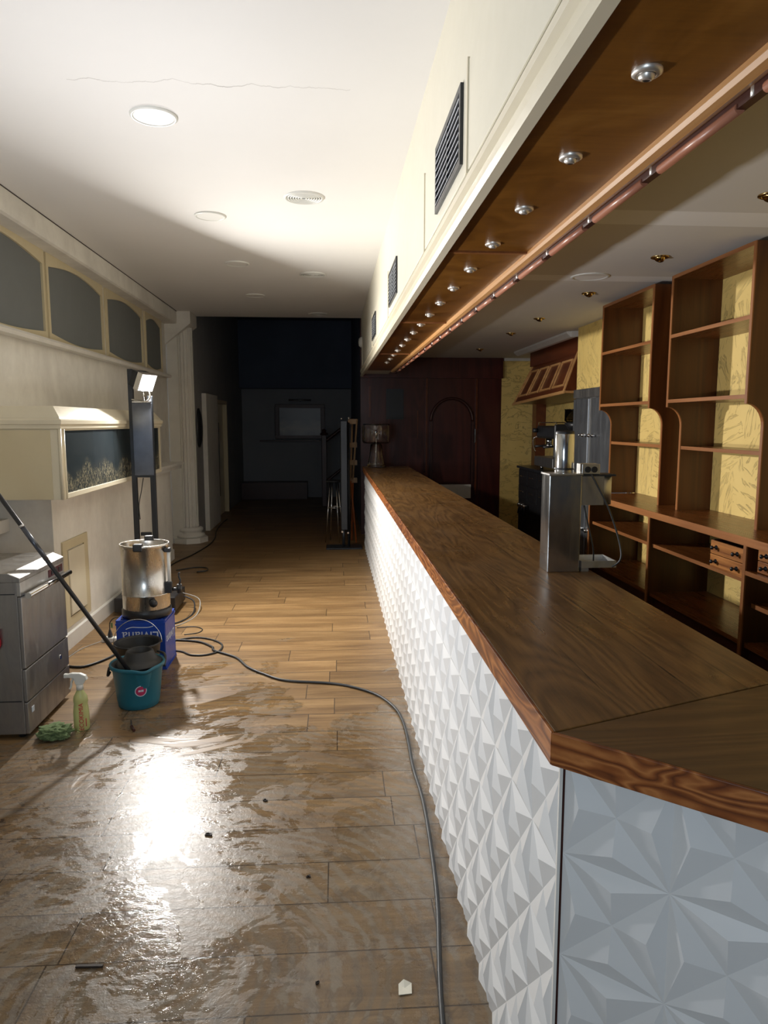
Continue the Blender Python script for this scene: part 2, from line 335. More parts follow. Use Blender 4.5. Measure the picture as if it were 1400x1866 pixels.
# ------------------------------------------------------------------ mesh helpers
class MB:
    def __init__(s): s.v = []; s.f = []; s.sm = []
    def add(s, vs, fs, smooth=False):
        o = len(s.v); s.v += [Vector(p) for p in vs]
        for f in fs: s.f.append([i + o for i in f]); s.sm.append(smooth)
        return s
    def box(s, x0, x1, y0, y1, z0, z1):
        x0, x1 = sorted((x0, x1)); y0, y1 = sorted((y0, y1)); z0, z1 = sorted((z0, z1))
        vs = [(x, y, z) for z in (z0, z1) for y in (y0, y1) for x in (x0, x1)]
        return s.add(vs, [(0, 2, 3, 1), (4, 5, 7, 6), (0, 1, 5, 4), (2, 6, 7, 3), (0, 4, 6, 2), (1, 3, 7, 5)])
    def obb(s, c, size, m):
        hx, hy, hz = (a / 2 for a in size); c = Vector(c)
        vs = [c + m @ Vector((x, y, z)) for z in (-hz, hz) for y in (-hy, hy) for x in (-hx, hx)]
        return s.add(vs, [(0, 2, 3, 1), (4, 5, 7, 6), (0, 1, 5, 4), (2, 6, 7, 3), (0, 4, 6, 2), (1, 3, 7, 5)])
    def prism(s, poly, axis, a, b):
        def P(p, t): return {'x': (t, p[0], p[1]), 'y': (p[0], t, p[1]), 'z': (p[0], p[1], t)}[axis]
        n = len(poly)
        s.add([P(p, a) for p in poly] + [P(p, b) for p in poly],
              [tuple(range(n))[::-1], tuple(range(n, 2 * n))] + [(i, (i + 1) % n, n + (i + 1) % n, n + i) for i in range(n)])
        return s
    def cyl(s, p0, p1, r0, r1=None, n=20, caps=True, smooth=True):
        r1 = r0 if r1 is None else r1; p0 = Vector(p0); p1 = Vector(p1); d = (p1 - p0).normalized()
        a = d.orthogonal().normalized(); b = d.cross(a)
        vs = [p + (a * math.cos(t) + b * math.sin(t)) * r for p, r in ((p0, r0), (p1, r1)) for t in [2 * math.pi * i / n for i in range(n)]]
        s.add(vs, [(i, (i + 1) % n, n + (i + 1) % n, n + i) for i in range(n)], smooth)
        if caps: s.add(vs, [tuple(range(n))[::-1], tuple(range(n, 2 * n))])
        return s
    def lathe(s, c, prof, n=32, m=None, smooth=True, fn=None):
        c = Vector(c); m = m or Matrix.Identity(3); vs = []
        for r, z in prof:
            for i in range(n):
                t = 2 * math.pi * i / n; q = fn(t, r, z) if fn else (r, z)
                vs.append(c + m @ Vector((q[0] * math.cos(t), q[0] * math.sin(t), q[1])))
        fs = []
        for j in range(len(prof) - 1):
            for i in range(n): fs.append((j * n + i, j * n + (i + 1) % n, (j + 1) * n + (i + 1) % n, (j + 1) * n + i))
        return s.add(vs, fs, smooth)
    def tube(s, pts, r, n=8, sub=6):
        P = [Vector(p) for p in pts]; Q = []
        for i in range(len(P) - 1):
            p0 = P[max(i - 1, 0)]; p1 = P[i]; p2 = P[i + 1]; p3 = P[min(i + 2, len(P) - 1)]
            for j in range(sub):
                t = j / sub
                Q.append(0.5 * ((2 * p1) + (p2 - p0) * t + (2 * p0 - 5 * p1 + 4 * p2 - p3) * t * t + (3 * p1 - p0 - 3 * p2 + p3) * t ** 3))
        Q.append(P[-1]); vs = []; up = Vector((0, 0, 1))
        for i, q in enumerate(Q):
            d = (Q[min(i + 1, len(Q) - 1)] - Q[max(i - 1, 0)]).normalized()
            a = d.cross(up); a = a.normalized() if a.length > 0.05 else Vector((1, 0, 0)); b = a.cross(d).normalized()
            vs += [q + (a * math.cos(2 * math.pi * k / n) + b * math.sin(2 * math.pi * k / n)) * r for k in range(n)]
        fs = [(i * n + k, i * n + (k + 1) % n, (i + 1) * n + (k + 1) % n, (i + 1) * n + k) for i in range(len(Q) - 1) for k in range(n)]
        s.add(vs, fs, True); s.add(vs[:n], [tuple(range(n))]); s.add(vs[-n:], [tuple(range(n))[::-1]])
        return s
def build(name, mb, mat, parent=None, origin=(0, 0, 0), bevel=0.0, seg=2, solid=0.0):
    me = bpy.data.meshes.new(name); o_ = Vector(origin)
    me.from_pydata([tuple(p - o_) for p in mb.v], [], mb.f); me.update()
    me.polygons.foreach_set('use_smooth', mb.sm)
    bm = bmesh.new(); bm.from_mesh(me); bmesh.ops.remove_doubles(bm, verts=bm.verts, dist=1e-6)
    bmesh.ops.recalc_face_normals(bm, faces=bm.faces); bm.to_mesh(me); bm.free()
    mats = mat if isinstance(mat, (list, tuple)) else [mat]
    for q in mats: me.materials.append(q)
    o = bpy.data.objects.new(name, me); COL.objects.link(o)
    if parent: o.parent = parent
    else: o.location = o_
    if solid:
        md = o.modifiers.new('solid', 'SOLIDIFY'); md.thickness = solid; md.offset = 0
    if bevel:
        md = o.modifiers.new('bevel', 'BEVEL'); md.width = bevel; md.segments = seg; md.limit_method = 'ANGLE'; md.angle_limit = math.radians(50)
    return o
class Thing:
    def __init__(s, name, label, cat, loc, group=None):
        s.o = bpy.data.objects.new(name, None); COL.objects.link(s.o); s.loc = Vector(loc); s.o.location = loc
        s.o.empty_display_size = 0.05; s.o['label'] = label; s.o['category'] = cat
        if group: s.o['group'] = group
    def part(s, name, mb, mat, label=None, parent=None, **kw):
        p = build(name, mb, mat, parent or s.o, s.loc, **kw)
        if label: p['label'] = label
        return p
def solo(name, mb, mat, label, cat, origin, group=None, **kw):
    o = build(name, mb, mat, None, origin, **kw); o['label'] = label; o['category'] = cat
    if group: o['group'] = group
    return o
def struct(name, mb, mat, parent=None, **kw):
    o = build(name, mb, mat, parent, **kw); 
    if not parent: o['kind'] = 'structure'
    return o
def copy_thing(root, loc, label, group=None):
    r = root.copy(); COL.objects.link(r); r.location = loc; r['label'] = label
    if group: r['group'] = group
    for ch in list(root.children):
        c = ch.copy(); COL.objects.link(c); c.parent = r
        for g in ch.children:
            q = g.copy(); COL.objects.link(q); q.parent = c
    return r
def text_mb(txt, size, origin, right, up, depth=0.0006, align='CENTER'):
    cu = bpy.data.curves.new('t', 'FONT'); cu.body = txt; cu.size = size; cu.extrude = depth; cu.align_x = align; cu.align_y = 'CENTER'
    o = bpy.data.objects.new('t', cu); COL.objects.link(o)
    dg = bpy.context.evaluated_depsgraph_get(); me = o.evaluated_get(dg).to_mesh()
    right = Vector(right).normalized(); up = Vector(up).normalized(); nn = right.cross(up); mb = MB()
    mb.add([Vector(origin) + right * p.co.x + up * p.co.y + nn * p.co.z for p in me.vertices], [tuple(f.vertices) for f in me.polygons])
    o.evaluated_get(dg).to_mesh_clear(); bpy.data.objects.remove(o); bpy.data.curves.remove(cu)
    return mb
ORD = ['nearest', 'second', 'third', 'fourth', 'fifth', 'sixth', 'seventh', 'eighth', 'ninth', 'tenth', 'eleventh', 'twelfth', 'thirteenth', 'fourteenth', 'fifteenth', 'sixteenth']

# ================================================================== STRUCTURE
ZC, ZB = 3.2, 2.66
FX = 0.44
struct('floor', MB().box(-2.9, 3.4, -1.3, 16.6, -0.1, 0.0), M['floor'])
struct('ceiling', MB().box(-2.9, FX + 0.1, -3.0, 10.55, ZC, ZC + 0.1), M['ceiling'])
struct('ceiling_bar', MB().box(0.83, 3.4, -3.0, 10.76, ZB, ZB + 0.1), M['ceiling_bar'])
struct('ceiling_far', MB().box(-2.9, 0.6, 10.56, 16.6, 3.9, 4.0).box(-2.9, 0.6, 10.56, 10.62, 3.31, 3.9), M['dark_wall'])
# left side
struct('wall_left', MB().box(-2.2, -2.0, 5.2, 8.95, 0, 1.17), M['wall_white'])
struct('wall_left_upper', MB().box(-2.7, -2.25, -3.0, 10.12, 1.17, ZC), M['wall_white'])
struct('wall_left_niche', MB().box(-2.8, -2.6, -3.0, 5.2, 0, 1.17).box(-2.6, -2.2, 5.2, 5.3, 0, 1.17).box(-2.8, -2.25, 5.3, 10.12, 0, 1.17), M['wall_white'])
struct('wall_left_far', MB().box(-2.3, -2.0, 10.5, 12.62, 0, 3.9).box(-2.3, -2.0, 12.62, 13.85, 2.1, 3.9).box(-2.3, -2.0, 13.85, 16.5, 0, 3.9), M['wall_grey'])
struct('trim_1', MB().prism([(-2.26, ZC), (-2.08, ZC), (-2.08, 3.04), (-2.10, 3.03), (-2.26, 3.03)], 'y', -3.0, 10.1), M['wall_white'])
struct('trim_2', MB().prism([(-2.26, 2.30), (-2.16, 2.30), (-2.15, 2.325), (-2.17, 2.345), (-2.26, 2.345)], 'y', -3.0, 9.95), M['white_paint'])
struct('baseboard_left', MB().prism([(-2.001, 0), (-1.982, 0), (-1.982, 0.115), (-1.99, 0.125), (-2.001, 0.125)], 'y', 5.2, 8.96), M['white_paint'])
struct('trim_3', MB().box(-2.3, -1.90, 7.8, 9.35, 1.171, 1.20).box(-2.25, -1.93, 7.8, 9.30, 1.12, 1.171), M['white_paint'])
struct('trim_4', MB().box(-2.6, -2.30, -1.0, 5.2, 0.93, 1.02), M['white_paint'])
struct('shadow_gap_strip', MB().box(-2.084, -2.076, -1.2, 10.06, 3.193, 3.1995), M['debris'])  # dark strip standing in for the shadow gap between beam and ceiling
# bar bulkhead with fascia
struct('wall_bulkhead', MB().box(FX, 0.83, -3.0, 10.45, 2.40, ZC), M['fascia'])
# far room
struct('wall_far', MB().box(-2.3, 0.6, 16.3, 16.5, 0, 2.45), M['far_wall'])
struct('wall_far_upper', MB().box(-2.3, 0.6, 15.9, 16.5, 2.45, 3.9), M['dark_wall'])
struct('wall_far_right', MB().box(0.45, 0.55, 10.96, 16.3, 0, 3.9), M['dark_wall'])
struct('trim_5', MB().box(-2.0, -0.55, 15.85, 16.3, 0, 0.38).box(-1.6, -0.25, 16.1, 16.3, 1.28, 1.31), M['dark_wood'], bevel=0.005)
# bar end wall
struct('wall_bar_end', MB().box(0.44, 2.58, 10.76, 10.96, 0, 3.3).box(0.44, 2.58, 10.68, 10.76, 2.36, ZB - 0.001), M['mahogany'])
struct('wall_bar_end_gold', MB().box(2.58, 3.4, 10.76, 10.96, 0, ZB), M['gold'])
struct('wall_right', MB().box(2.53, 2.73, -3.0, 7.27, 0, ZB), M['gold'])
struct('wall_right_alcove', MB().box(3.2, 3.4, 7.27, 10.76, 0, ZB).box(2.73, 3.4, 7.17, 7.27, 0, ZB), M['gold'])
struct('trim_6', MB().prism([(2.50, ZB), (2.50, 2.64), (2.55, 2.60), (2.6, 2.60), (2.6, ZB)], 'y', 7.55, 9.75)
       .box(2.55, 2.75, 7.52, 7.58, 2.605, ZB).box(2.6, 3.2, 10.70, 10.76, 2.62, ZB), M['white_paint'])
struct('wall_back', MB().box(-2.9, 3.4, -1.3, -1.2, 0, 1.15).box(-2.9, 3.4, -1.3, -1.2, 2.1, 3.3).box(-2.9, -1.4, -1.3, -1.2, 1.15, 2.1).box(-0.4, 3.4, -1.3, -1.2, 1.15, 2.1), M['dark_wall'])
wf = struct('fill_window_frame', MB().box(-1.42, -0.38, -1.28, -1.22, 1.13, 1.17).box(-1.42, -0.38, -1.28, -1.22, 2.08, 2.12).box(-1.42, -1.38, -1.28, -1.22, 1.17, 2.08).box(-0.42, -0.38, -1.28, -1.22, 1.17, 2.08), M['dark_wood'])  # added unseen window frame, an opening for the cool fill
# door on the left beyond the column
d1 = struct('door_1', MB().box(-2.12, -1.98, 12.62, 12.68, 0, 2.1).box(-2.12, -1.98, 13.79, 13.85, 0, 2.1).box(-2.12, -1.98, 12.68, 13.79, 2.04, 2.1), M['cream_dark'])
struct('door_leaf', MB().box(-2.10, -2.06, 12.68, 13.79, 0, 2.04), M['cream'], d1)
struct('door_handle', MB().cyl((-2.05, 12.78, 0.9), (-2.0, 12.78, 0.9), 0.02).cyl((-2.0, 12.78, 0.4), (-2.0, 12.78, 1.7), 0.02), M['chrome'], d1)
struct('wall_left_pier', MB().box(-2.0, -1.93, 11.3, 12.4, 0, 2.15), M['wall_white'])

# ================================================================== BAR COUNTER
HT = 1.11
DN = Vector((0.745, -0.667, 0)).normalized(); NN = Vector((0.667, 0.745, 0)).normalized()
def relief(P0, du, out, nu, nz, pu, pz, u0, z0, umin, umax, zmin, zmax, h=0.014):
    """star tile relief: valleys along the lattice and diagonals, an off-centre pyramid in each triangle"""
    bm = bmesh.new()
    def V(u, z, hh): return bm.verts.new(P0 + du * u + Vector((0, 0, z)) + out * hh)
    for i in range(nu):
        for j in range(nz):
            ua, ub = u0 + i * pu, u0 + (i + 1) * pu; za, zb = z0 + j * pz, z0 + (j + 1) * pz; uc, zc = (ua + ub) / 2, (za + zb) / 2
            cs = [(ua, za), (ub, za), (ub, zb), (ua, zb)]
            for q in range(4):
                a, b = cs[q], cs[(q + 1) % 4]; mu, mz = (a[0] + b[0]) / 2, (a[1] + b[1]) / 2
                ku, kz = mu + (uc - mu) * 0.33, mz + (zc - mz) * 0.33
                va, vb, vc, vk = V(*a, 0), V(*b, 0), V(uc, zc, 0), V(ku, kz, h)
                for tri in ((va, vb, vk), (vb, vc, vk), (vc, va, vk)): bm.faces.new(tri)
    bmesh.ops.remove_doubles(bm, verts=bm.verts, dist=1e-5)
    for co, no in ((P0 + du * umin, -du), (P0 + du * umax, du), (Vector((0, 0, zmin)), Vector((0, 0, -1))), (Vector((0, 0, zmax)), Vector((0, 0, 1)))):
        bmesh.ops.bisect_plane(bm, geom=bm.verts[:] + bm.edges[:] + bm.faces[:], plane_co=co, plane_no=no, clear_outer=True)
    bm.verts.index_update(); bm.faces.ensure_lookup_table()
    mb = MB(); mb.add([v.co.copy() for v in bm.verts], [tuple(v.index for v in f.verts) for f in bm.faces]); bm.free()
    return mb
bar = Thing('bar_counter', 'long bar counter faced with white star-relief panels, angled at its near end', 'bar counter', (0.5, 5.0, 0))
C0 = Vector((0.45, 1.305, 0))
bar.part('front_panel', relief(Vector((0.45, 0, 0)), Vector((0, 1, 0)), Vector((-1, 0, 0)), 46, 6, 0.1875, 0.209, 1.305, -0.035, 1.305, 9.6, 0.0, 1.045), M['relief'])
bar.part('end_panel', relief(C0, DN, -NN, 8, 6, 0.207, 0.222, 0.008, -0.045, 0.004, 1.6, 0.0, 1.045, 0.012), M['relief'])
bar.part('carcass', MB().prism([(0.4505, 1.306), (0.4505, 9.6), (0.95, 9.6), (0.95, 1.55), (1.95, 0.62), (1.61, 0.27)], 'z', 0, 1.045), M['dark_wood'])
bar.part('corner_strip', MB().box(0.444, 0.4505, 1.298, 1.305, 0, 1.045), M['white_paint'])
bar.part('back_edge_strip', MB().box(1.02, 1.032, 1.7, 9.6, 1.06, 1.085), M['steel'])
top = Thing('bar_countertop', 'long worn brown wooden bar top with an orange-grained edge and mitred near corner', 'countertop', (0.7, 5.0, HT - 0.065))
inner = Vector((1.035, 1.505, 0)); outer = Vector((0.415, 1.27, 0))
o2 = outer + DN * 1.6; i2 = inner + DN * 1.3
top.part('long_board', MB().prism([(0.423, 1.276), (0.423, 9.65), (1.035, 9.65), (1.035, 1.508)], 'z', 1.052, HT), M['countertop'], bevel=0.002)
# the angled board has its own grain direction
k = N('worn_return_wood')
gx = k.noise(k.world(rot=(0, 0, 0.73), scale=(0.10, 1, 1)), 4.5, 2, 0.5, 0.5)
ri = k.math('PINGPONG', k.math('FRACT', k.math('MULTIPLY', gx, 15)), 0.5)
fi = k.noise(k.world(rot=(0, 0, 0.73), scale=(0.25, 6, 1)), 13, 5, 0.75)
ff = k.math('MULTIPLY_ADD', ri, 0.7, k.math('MULTIPLY_ADD', fi, 0.9, -0.25), clamp=True)
k.set(Base_Color=k.ramp(ff, [(0.0, (0.065, 0.034, 0.012)), (0.5, (0.125, 0.066, 0.022)), (1.0, (0.19, 0.10, 0.036))]), Roughness=0.3); k.bump(ff, 0.1, 0.003)
M['return'] = k.m
a = outer + NN * 0.008 + DN * 0.006
top.part('angled_board', MB().prism([(a.x, a.y), (inner.x, inner.y - 0.003), (i2.x, i2.y), (o2.x + NN.x * 0.008, o2.y + NN.y * 0.008)], 'z', 1.052, HT), M['return'], bevel=0.002)
top.part('long_edge_band', MB().prism([(0.415, 1.27), (0.415, 9.65), (0.4225, 9.65), (0.4225, 1.274)], 'z', 1.045, HT + 0.001), M['edge_counter'], bevel=0.0015)
top.part('angled_edge_band', MB().prism([(0.4155, 1.269), (a.x, a.y - 0.001), (o2.x + NN.x * 0.0075, o2.y + NN.y * 0.0075), (o2.x, o2.y)], 'z', 1.045, HT + 0.001), M['edge_counter'], bevel=0.0015)

# ================================================================== BULKHEAD FASCIA, SOFFIT
so = Thing('wooden_soffit', 'orange-brown plywood soffit hanging over the bar with cream edge moulding', 'soffit', (0.63, 5.0, 2.36))
ys = [-1.0, 2.95, 5.0, 7.27, 9.6]
for a0, b0 in zip(ys[:-1], ys[1:]):
    so.part('plywood_panel', MB().box(0.464, 0.80, a0 + 0.006, b0 - 0.006, 2.388, 2.40), M['soffit'])
for ysm in (2.95, 5.0, 7.27):
    so.part('seam_strip', MB().box(0.475, 0.80, ysm - 0.01, ysm + 0.01, 2.38, 2.388), M['edge_y'])
so.part('cream_moulding', MB().prism([(FX - 0.001, 2.47), (FX - 0.012, 2.465), (FX - 0.012, 2.45), (FX - 0.022, 2.44), (FX - 0.022, 2.425), (FX - 0.008, 2.415), (FX - 0.008, 2.385), (FX - 0.018, 2.375), (FX - 0.01, 2.358), (FX + 0.02, 2.358), (FX + 0.02, 2.40), (FX - 0.001, 2.40)], 'y', -1.0, 10.4), M['cream'], 'cream painted moulding')
so.part('wooden_edge_strip', MB().prism([(0.80, 2.40), (0.80, 2.375), (0.806, 2.365), (0.825, 2.36), (0.842, 2.365), (0.842, 2.40)], 'y', -1.0, 9.6), M['strip'])
for i in range(18):
    y = 1.05 + i * 0.455
    so.part('rail_segment', MB().cyl((0.850, y, 2.346), (0.850, y + 0.36, 2.346), 0.0115, n=12), M['rail'])
    so.part('rail_peg', MB().cyl((0.848, y + 0.40, 2.345), (0.848, y + 0.40, 2.37), 0.008, n=10), M['nickel'])
so.part('peg_batten', MB().box(0.8425, 0.864, -1.0, 9.6, 2.343, 2.398), M['dark_wood'])
# cabinet doors in the fascia
for i, (y0, y1) in enumerate([(-1.0, 2.33), (2.35, 3.36), (3.38, 5.46), (5.48, 7.55), (7.57, 9.9)]):
    lab = ['nearest, at the top of the frame', 'behind the near vent grille', 'just beyond the near vent grille', 'behind the far half of the bar', 'farthest one'][i]
    c = Thing('fascia_door', f'pale cream flat fascia door above the bar, {lab}', 'cabinet door', (FX, (y0 + y1) / 2, 2.5), 'cream fascia doors above the bar')
    c.part('door_panel', MB().box(FX - 0.007, FX - 0.001, y0 + 0.006, y1 - 0.006, 2.485, 2.81), M['fascia'], bevel=0.002)
    c.part('edge_bead', MB().box(FX - 0.012, FX - 0.001, y1 - 0.018, y1, 2.475, 2.815), M['cream'])
for i, (y0, y1, z0, z1) in enumerate([(2.40, 2.96, 2.53, 2.78), (4.70, 5.30, 2.53, 2.76), (6.90, 7.45, 2.53, 2.75)]):
    g_ = Thing('vent_grille', ['dark-framed air vent grille in the fascia nearest the camera', 'small air vent grille halfway along the cream fascia', 'farthest air vent grille on the cream fascia'][i], 'vent', (FX - 0.008, (y0 + y1) / 2, z0), 'air vents in the fascia')
    t = 0.022
    g_.part('frame', MB().box(FX - 0.018, FX - 0.007, y0, y1, z1 - t, z1).box(FX - 0.018, FX - 0.007, y0, y1, z0, z0 + t).box(FX - 0.018, FX - 0.007, y0, y0 + t, z0 + t, z1 - t).box(FX - 0.018, FX - 0.007, y1 - t, y1, z0 + t, z1 - t), M['black_metal'])
    g_.part('backing', MB().box(FX - 0.009, FX - 0.0072, y0 + t, y1 - t, z0 + t, z1 - t), M['black'])
    g_.part('mullion', MB().box(FX - 0.016, FX - 0.009, (y0 + y1) / 2 - 0.006, (y0 + y1) / 2 + 0.006, z0 + t, z1 - t), M['black_metal'])
    R = Matrix.Rotation(math.radians(40), 3, 'Y'); sl = MB(); nsl = 8
    for q in range(nsl):
        zz = z0 + t + (q + 0.5) * (z1 - z0 - 2 * t) / nsl
        sl.obb((FX - 0.014, (y0 + y1) / 2, zz), (0.0015, y1 - y0 - 2 * t, 0.017), R)
    g_.part('louvres', sl, M['louvre'], 'white louvre blades')
dd_ = Thing('wall_sensor', 'small round white sensor on the far end of the cream fascia', 'sensor', (0.43, 10.2, 2.82))
dd_.part('housing', MB().lathe((0.44, 10.2, 2.82), [(0.0, 0.05), (0.05, 0.045), (0.07, 0.02), (0.075, 0.0)], 20, Matrix.Rotation(-math.pi / 2, 3, 'Y')), M['white_plastic'])
dd_.part('mounting_plate', MB().cyl((0.44, 10.2, 2.82), (0.432, 10.2, 2.82), 0.08), M['white_plastic'])

# ring spotlights in the soffit
def ring_light(loc, label):
    x, y, z = loc
    t = Thing('ring_spotlight', label, 'spotlight', loc, 'ring spotlights in the bar soffit')
    t.part('bezel', MB().lathe((x, y, z), [(0.030, 0.0), (0.030, -0.006), (0.024, -0.010), (0.018, -0.010), (0.016, -0.005), (0.016, 0.0)], 28), M['nickel'])
    t.part('eyeball', MB().lathe((x, y, z), [(0.016, -0.006), (0.0155, -0.014), (0.011, -0.018), (0.008, -0.018), (0.007, -0.012), (0.0, -0.011)], 22, Matrix.Rotation(math.radians(12), 3, 'X')), M['nickel'])
    t.part('lamp_hole', MB().cyl((x, y, z - 0.0185), (x, y, z - 0.0165), 0.0075), M['black'])
    return t
r0 = None
for i in range(16):
    y = 1.454 + 0.455 * i; L = f'round white-metal ring spotlight in the plywood soffit, {ORD[i]} from the camera'
    if i == 0: r0 = ring_light((0.627, y, 2.388), L)
    else: copy_thing(r0.o, (0.627 + i * 0.0012, y, 2.388), L)
# ceiling fittings, main room
def disc_light(x, y, label, r=0.115, cat='ceiling light', grp='flat white downlights in the main ceiling'):
    t = Thing('downlight', label, cat, (x, y, ZC), grp)
    t.part('rim', MB().lathe((x, y, ZC), [(r, 0.0), (r, -0.006), (r - 0.008, -0.011), (r - 0.018, -0.009), (r - 0.020, 0.0)], 40), M['white_plastic'])
    t.part('diffuser', MB().lathe((x, y, ZC), [(r - 0.018, -0.007), (r - 0.05, -0.009), (0, -0.010)], 40), M['diffuser'])
    return t
dl = disc_light(-0.86, 3.79, 'round white recessed downlight in the ceiling, large and nearest the camera')
for (x, y, L) in [(-0.87, 5.50, 'round flat downlight second from the camera, left side of the ceiling'), (-0.88, 7.07, 'round flat downlight third from the camera, left side of the ceiling'),
                  (-0.889, 8.78, 'small distant round downlight above the fluted column side')]:
    copy_thing(dl.o, (x, y, ZC), L)
def speaker(x, y, label):
    t = Thing('ceiling_speaker', label, 'speaker', (x, y, ZC), 'round grille speakers in the ceiling')
    t.part('rim', MB().lathe((x, y, ZC), [(0.135, 0.0), (0.133, -0.008), (0.12, -0.012), (0.115, -0.006), (0.113, 0)], 40), M['white_plastic'])
    m = MB()
    for q in range(6):
        rr_ = 0.105 - q * 0.017
        m.lathe((x, y, ZC), [(rr_ + 0.005, -0.004), (rr_ + 0.004, -0.010), (rr_ - 0.004, -0.010), (rr_ - 0.005, -0.004)], 36)
    t.part('grille_rings', m, M['white_plastic'])
    t.part('backing', MB().cyl((x, y, ZC - 0.003), (x, y, ZC - 0.0005), 0.112, n=36), M['panel_grey'])
    return t
sp0 = speaker(-0.17, 5.02, 'white round louvred speaker grille near the middle of the ceiling')
copy_thing(sp0.o, (-0.176, 7.525, ZC), 'white round speaker grille farther along the ceiling')
copy_thing(sp0.o, (-0.169, 10.187, ZC), 'white round speaker grille at the far ceiling edge')
# bar ceiling fittings
def brass_spot(x, y, label):
    t = Thing('brass_spotlight', label, 'spotlight', (x, y, ZB), 'brass spotlights in the bar ceiling')
    t.part('bezel', MB().lathe((x, y, ZB), [(0.052, 0), (0.052, -0.005), (0.044, -0.009), (0.036, -0.006), (0.034, 0)], 28), M['brass'])
    t.part('gimbal', MB().lathe((x, y, ZB), [(0.032, 0), (0.030, -0.018), (0.022, -0.024), (0.016, -0.020), (0.0, -0.012)], 24, Matrix.Rotation(math.radians(25), 3, 'Y')), M['brass'])
    return t
b0 = brass_spot(1.923, 4.17, 'brass gimbal spotlight in the bar ceiling by the near shelf unit')
for x, y, L in [(1.927, 5.34, 'brass gimbal spotlight in the bar ceiling by the far shelf unit'), (1.934, 6.64, 'brass gimbal spotlight in front of the steel refrigerator'), (1.945, 7.74, 'brass gimbal spotlight near the extractor hood'),
                (1.96, 9.42, 'smallest brass spotlight at the far end of the bar ceiling'), (1.871, 3.03, 'brass spotlight cut by the right edge of the frame')]:
    copy_thing(b0.o, (x, y, ZB), L)
sc = Thing('ceiling_speaker_cover', 'round flush cover ring in the bar ceiling', 'speaker', (1.72, 4.75, ZB))
sc.part('ring', MB().lathe((1.72, 4.75, ZB), [(0.125, 0), (0.125, -0.005), (0.115, -0.007), (0.105, -0.005), (0.105, 0)], 40), M['white_plastic'])
sc.part('disc', MB().cyl((1.72, 4.75, ZB - 0.003), (1.72, 4.75, ZB - 0.0005), 0.104, n=36), M['ceiling_bar'])

# ================================================================== BACK BAR
XB = 2.53
def arc_side(xf, xl, xb, z_top, z_arc, rad):
    """side panel outline in x,z: deep above, set back below through a rounded shoulder"""
    pts = [(xb, 1.12), (xb, z_top), (xf, z_top), (xf, z_arc)]
    for i in range(1, 9):
        t = i / 8 * math.pi / 2
        pts.append((xf + (xl - xf) * math.sin(t), z_arc - rad * (1 - math.cos(t))))
    pts.append((xl, 1.12)); return pts
def shelf_unit(y0, y1, label):
    t = Thing('wall_shelf_unit', label, 'shelf unit', (2.35, (y0 + y1) / 2, 1.12), 'open wooden shelf units above the back counter')
    T_ = 0.022; zt = 2.635
    for ya, yb in ((y0, y0 + T_), (y1 - T_, y1)):
        s_ = t.part('side_panel', MB().prism(arc_side(2.206, 2.306, XB - 0.001, zt, 1.80, 0.12), 'y', ya, yb), M['shelf_z'])
        # light edging following the front outline
        ol = arc_side(2.206, 2.306, XB, zt, 1.80, 0.12)[2:]
        m = MB()
        for (xa, za), (xc, zc) in zip(ol[:-1], ol[1:]):
            m.add([(xa - 0.006, ya, za), (xa - 0.006, yb, za), (xc - 0.006, yb, zc), (xc - 0.006, ya, zc), (xa, ya, za), (xa, yb, za), (xc, yb, zc), (xc, ya, zc)],
                  [(0, 1, 2, 3), (4, 7, 6, 5), (0, 3, 7, 4), (1, 5, 6, 2), (0, 4, 5, 1), (3, 2, 6, 7)])
        t.part('edging', m, M['edge_z'], 'lighter orange front edging', s_)
    ya, yb = y0 + T_, y1 - T_
    t.part('top_board', MB().box(2.206, XB - 0.001, ya, yb, zt - 0.02, zt), M['shelf_y'])
    for z, xf in ((2.262, 2.206), (1.848, 2.206), (1.545, 2.31)):
        s_ = t.part('shelf', MB().box(xf, XB - 0.001, ya, yb, z - 0.020, z), M['shelf_y'])
        t.part('edging', MB().box(xf - 0.006, xf, ya, yb, z - 0.021, z + 0.001), M['edge_y'], 'lighter orange front edging', s_)
    t.part('top_edging', MB().box(2.200, 2.206, ya, yb, zt - 0.021, zt + 0.001), M['edge_y'])
    return t
shelf_unit(3.66, 4.58, 'tall open wooden shelf unit at the right edge, the nearer of two')
shelf_unit(4.83, 5.76, 'tall open wooden shelf unit beside the steel refrigerator')
bc = Thing('back_counter', 'low open wooden back-bar counter with dividers and mid shelves', 'counter', (2.3, 4.0, 0))
bc.part('top_slab', MB().box(2.10, XB - 0.001, 1.2, 5.68, 1.08, 1.12), M['shelf_y'])
bc.part('top_edging', MB().box(2.092, 2.10, 1.2, 5.68, 1.078, 1.121), M['edge_y'])
for y in (5.655, 4.55, 3.44, 2.33):
    s_ = bc.part('divider', MB().box(2.115, XB - 0.001, y - 0.012, y + 0.012, 0.0, 1.08), M['shelf_z'])
    bc.part('edging', MB().box(2.107, 2.115, y - 0.013, y + 0.013, 0.0, 1.08), M['edge_z'], None, s_)
for ya, yb, z, xf in ((4.562, 5.643, 0.895, 2.14), (3.452, 4.538, 0.895, 2.14), (2.342, 3.428, 0.946, 2.115), (2.342, 3.428, 0.773, 2.16)):
    s_ = bc.part('shelf', MB().box(xf, XB - 0.001 if z != 0.773 else 2.40, ya, yb, z - 0.02, z), M['shelf_y'])
    bc.part('edging', MB().box(xf - 0.007, xf, ya, yb, z - 0.021, z + 0.001), M['edge_y'], None, s_)
for ya, yb in ((4.562, 5.643), (3.452, 4.538), (2.342, 3.428)):
    bc.part('bottom_board', MB().box(2.13, XB - 0.001, ya, yb, 0.54, 0.565), M['shelf_y'])
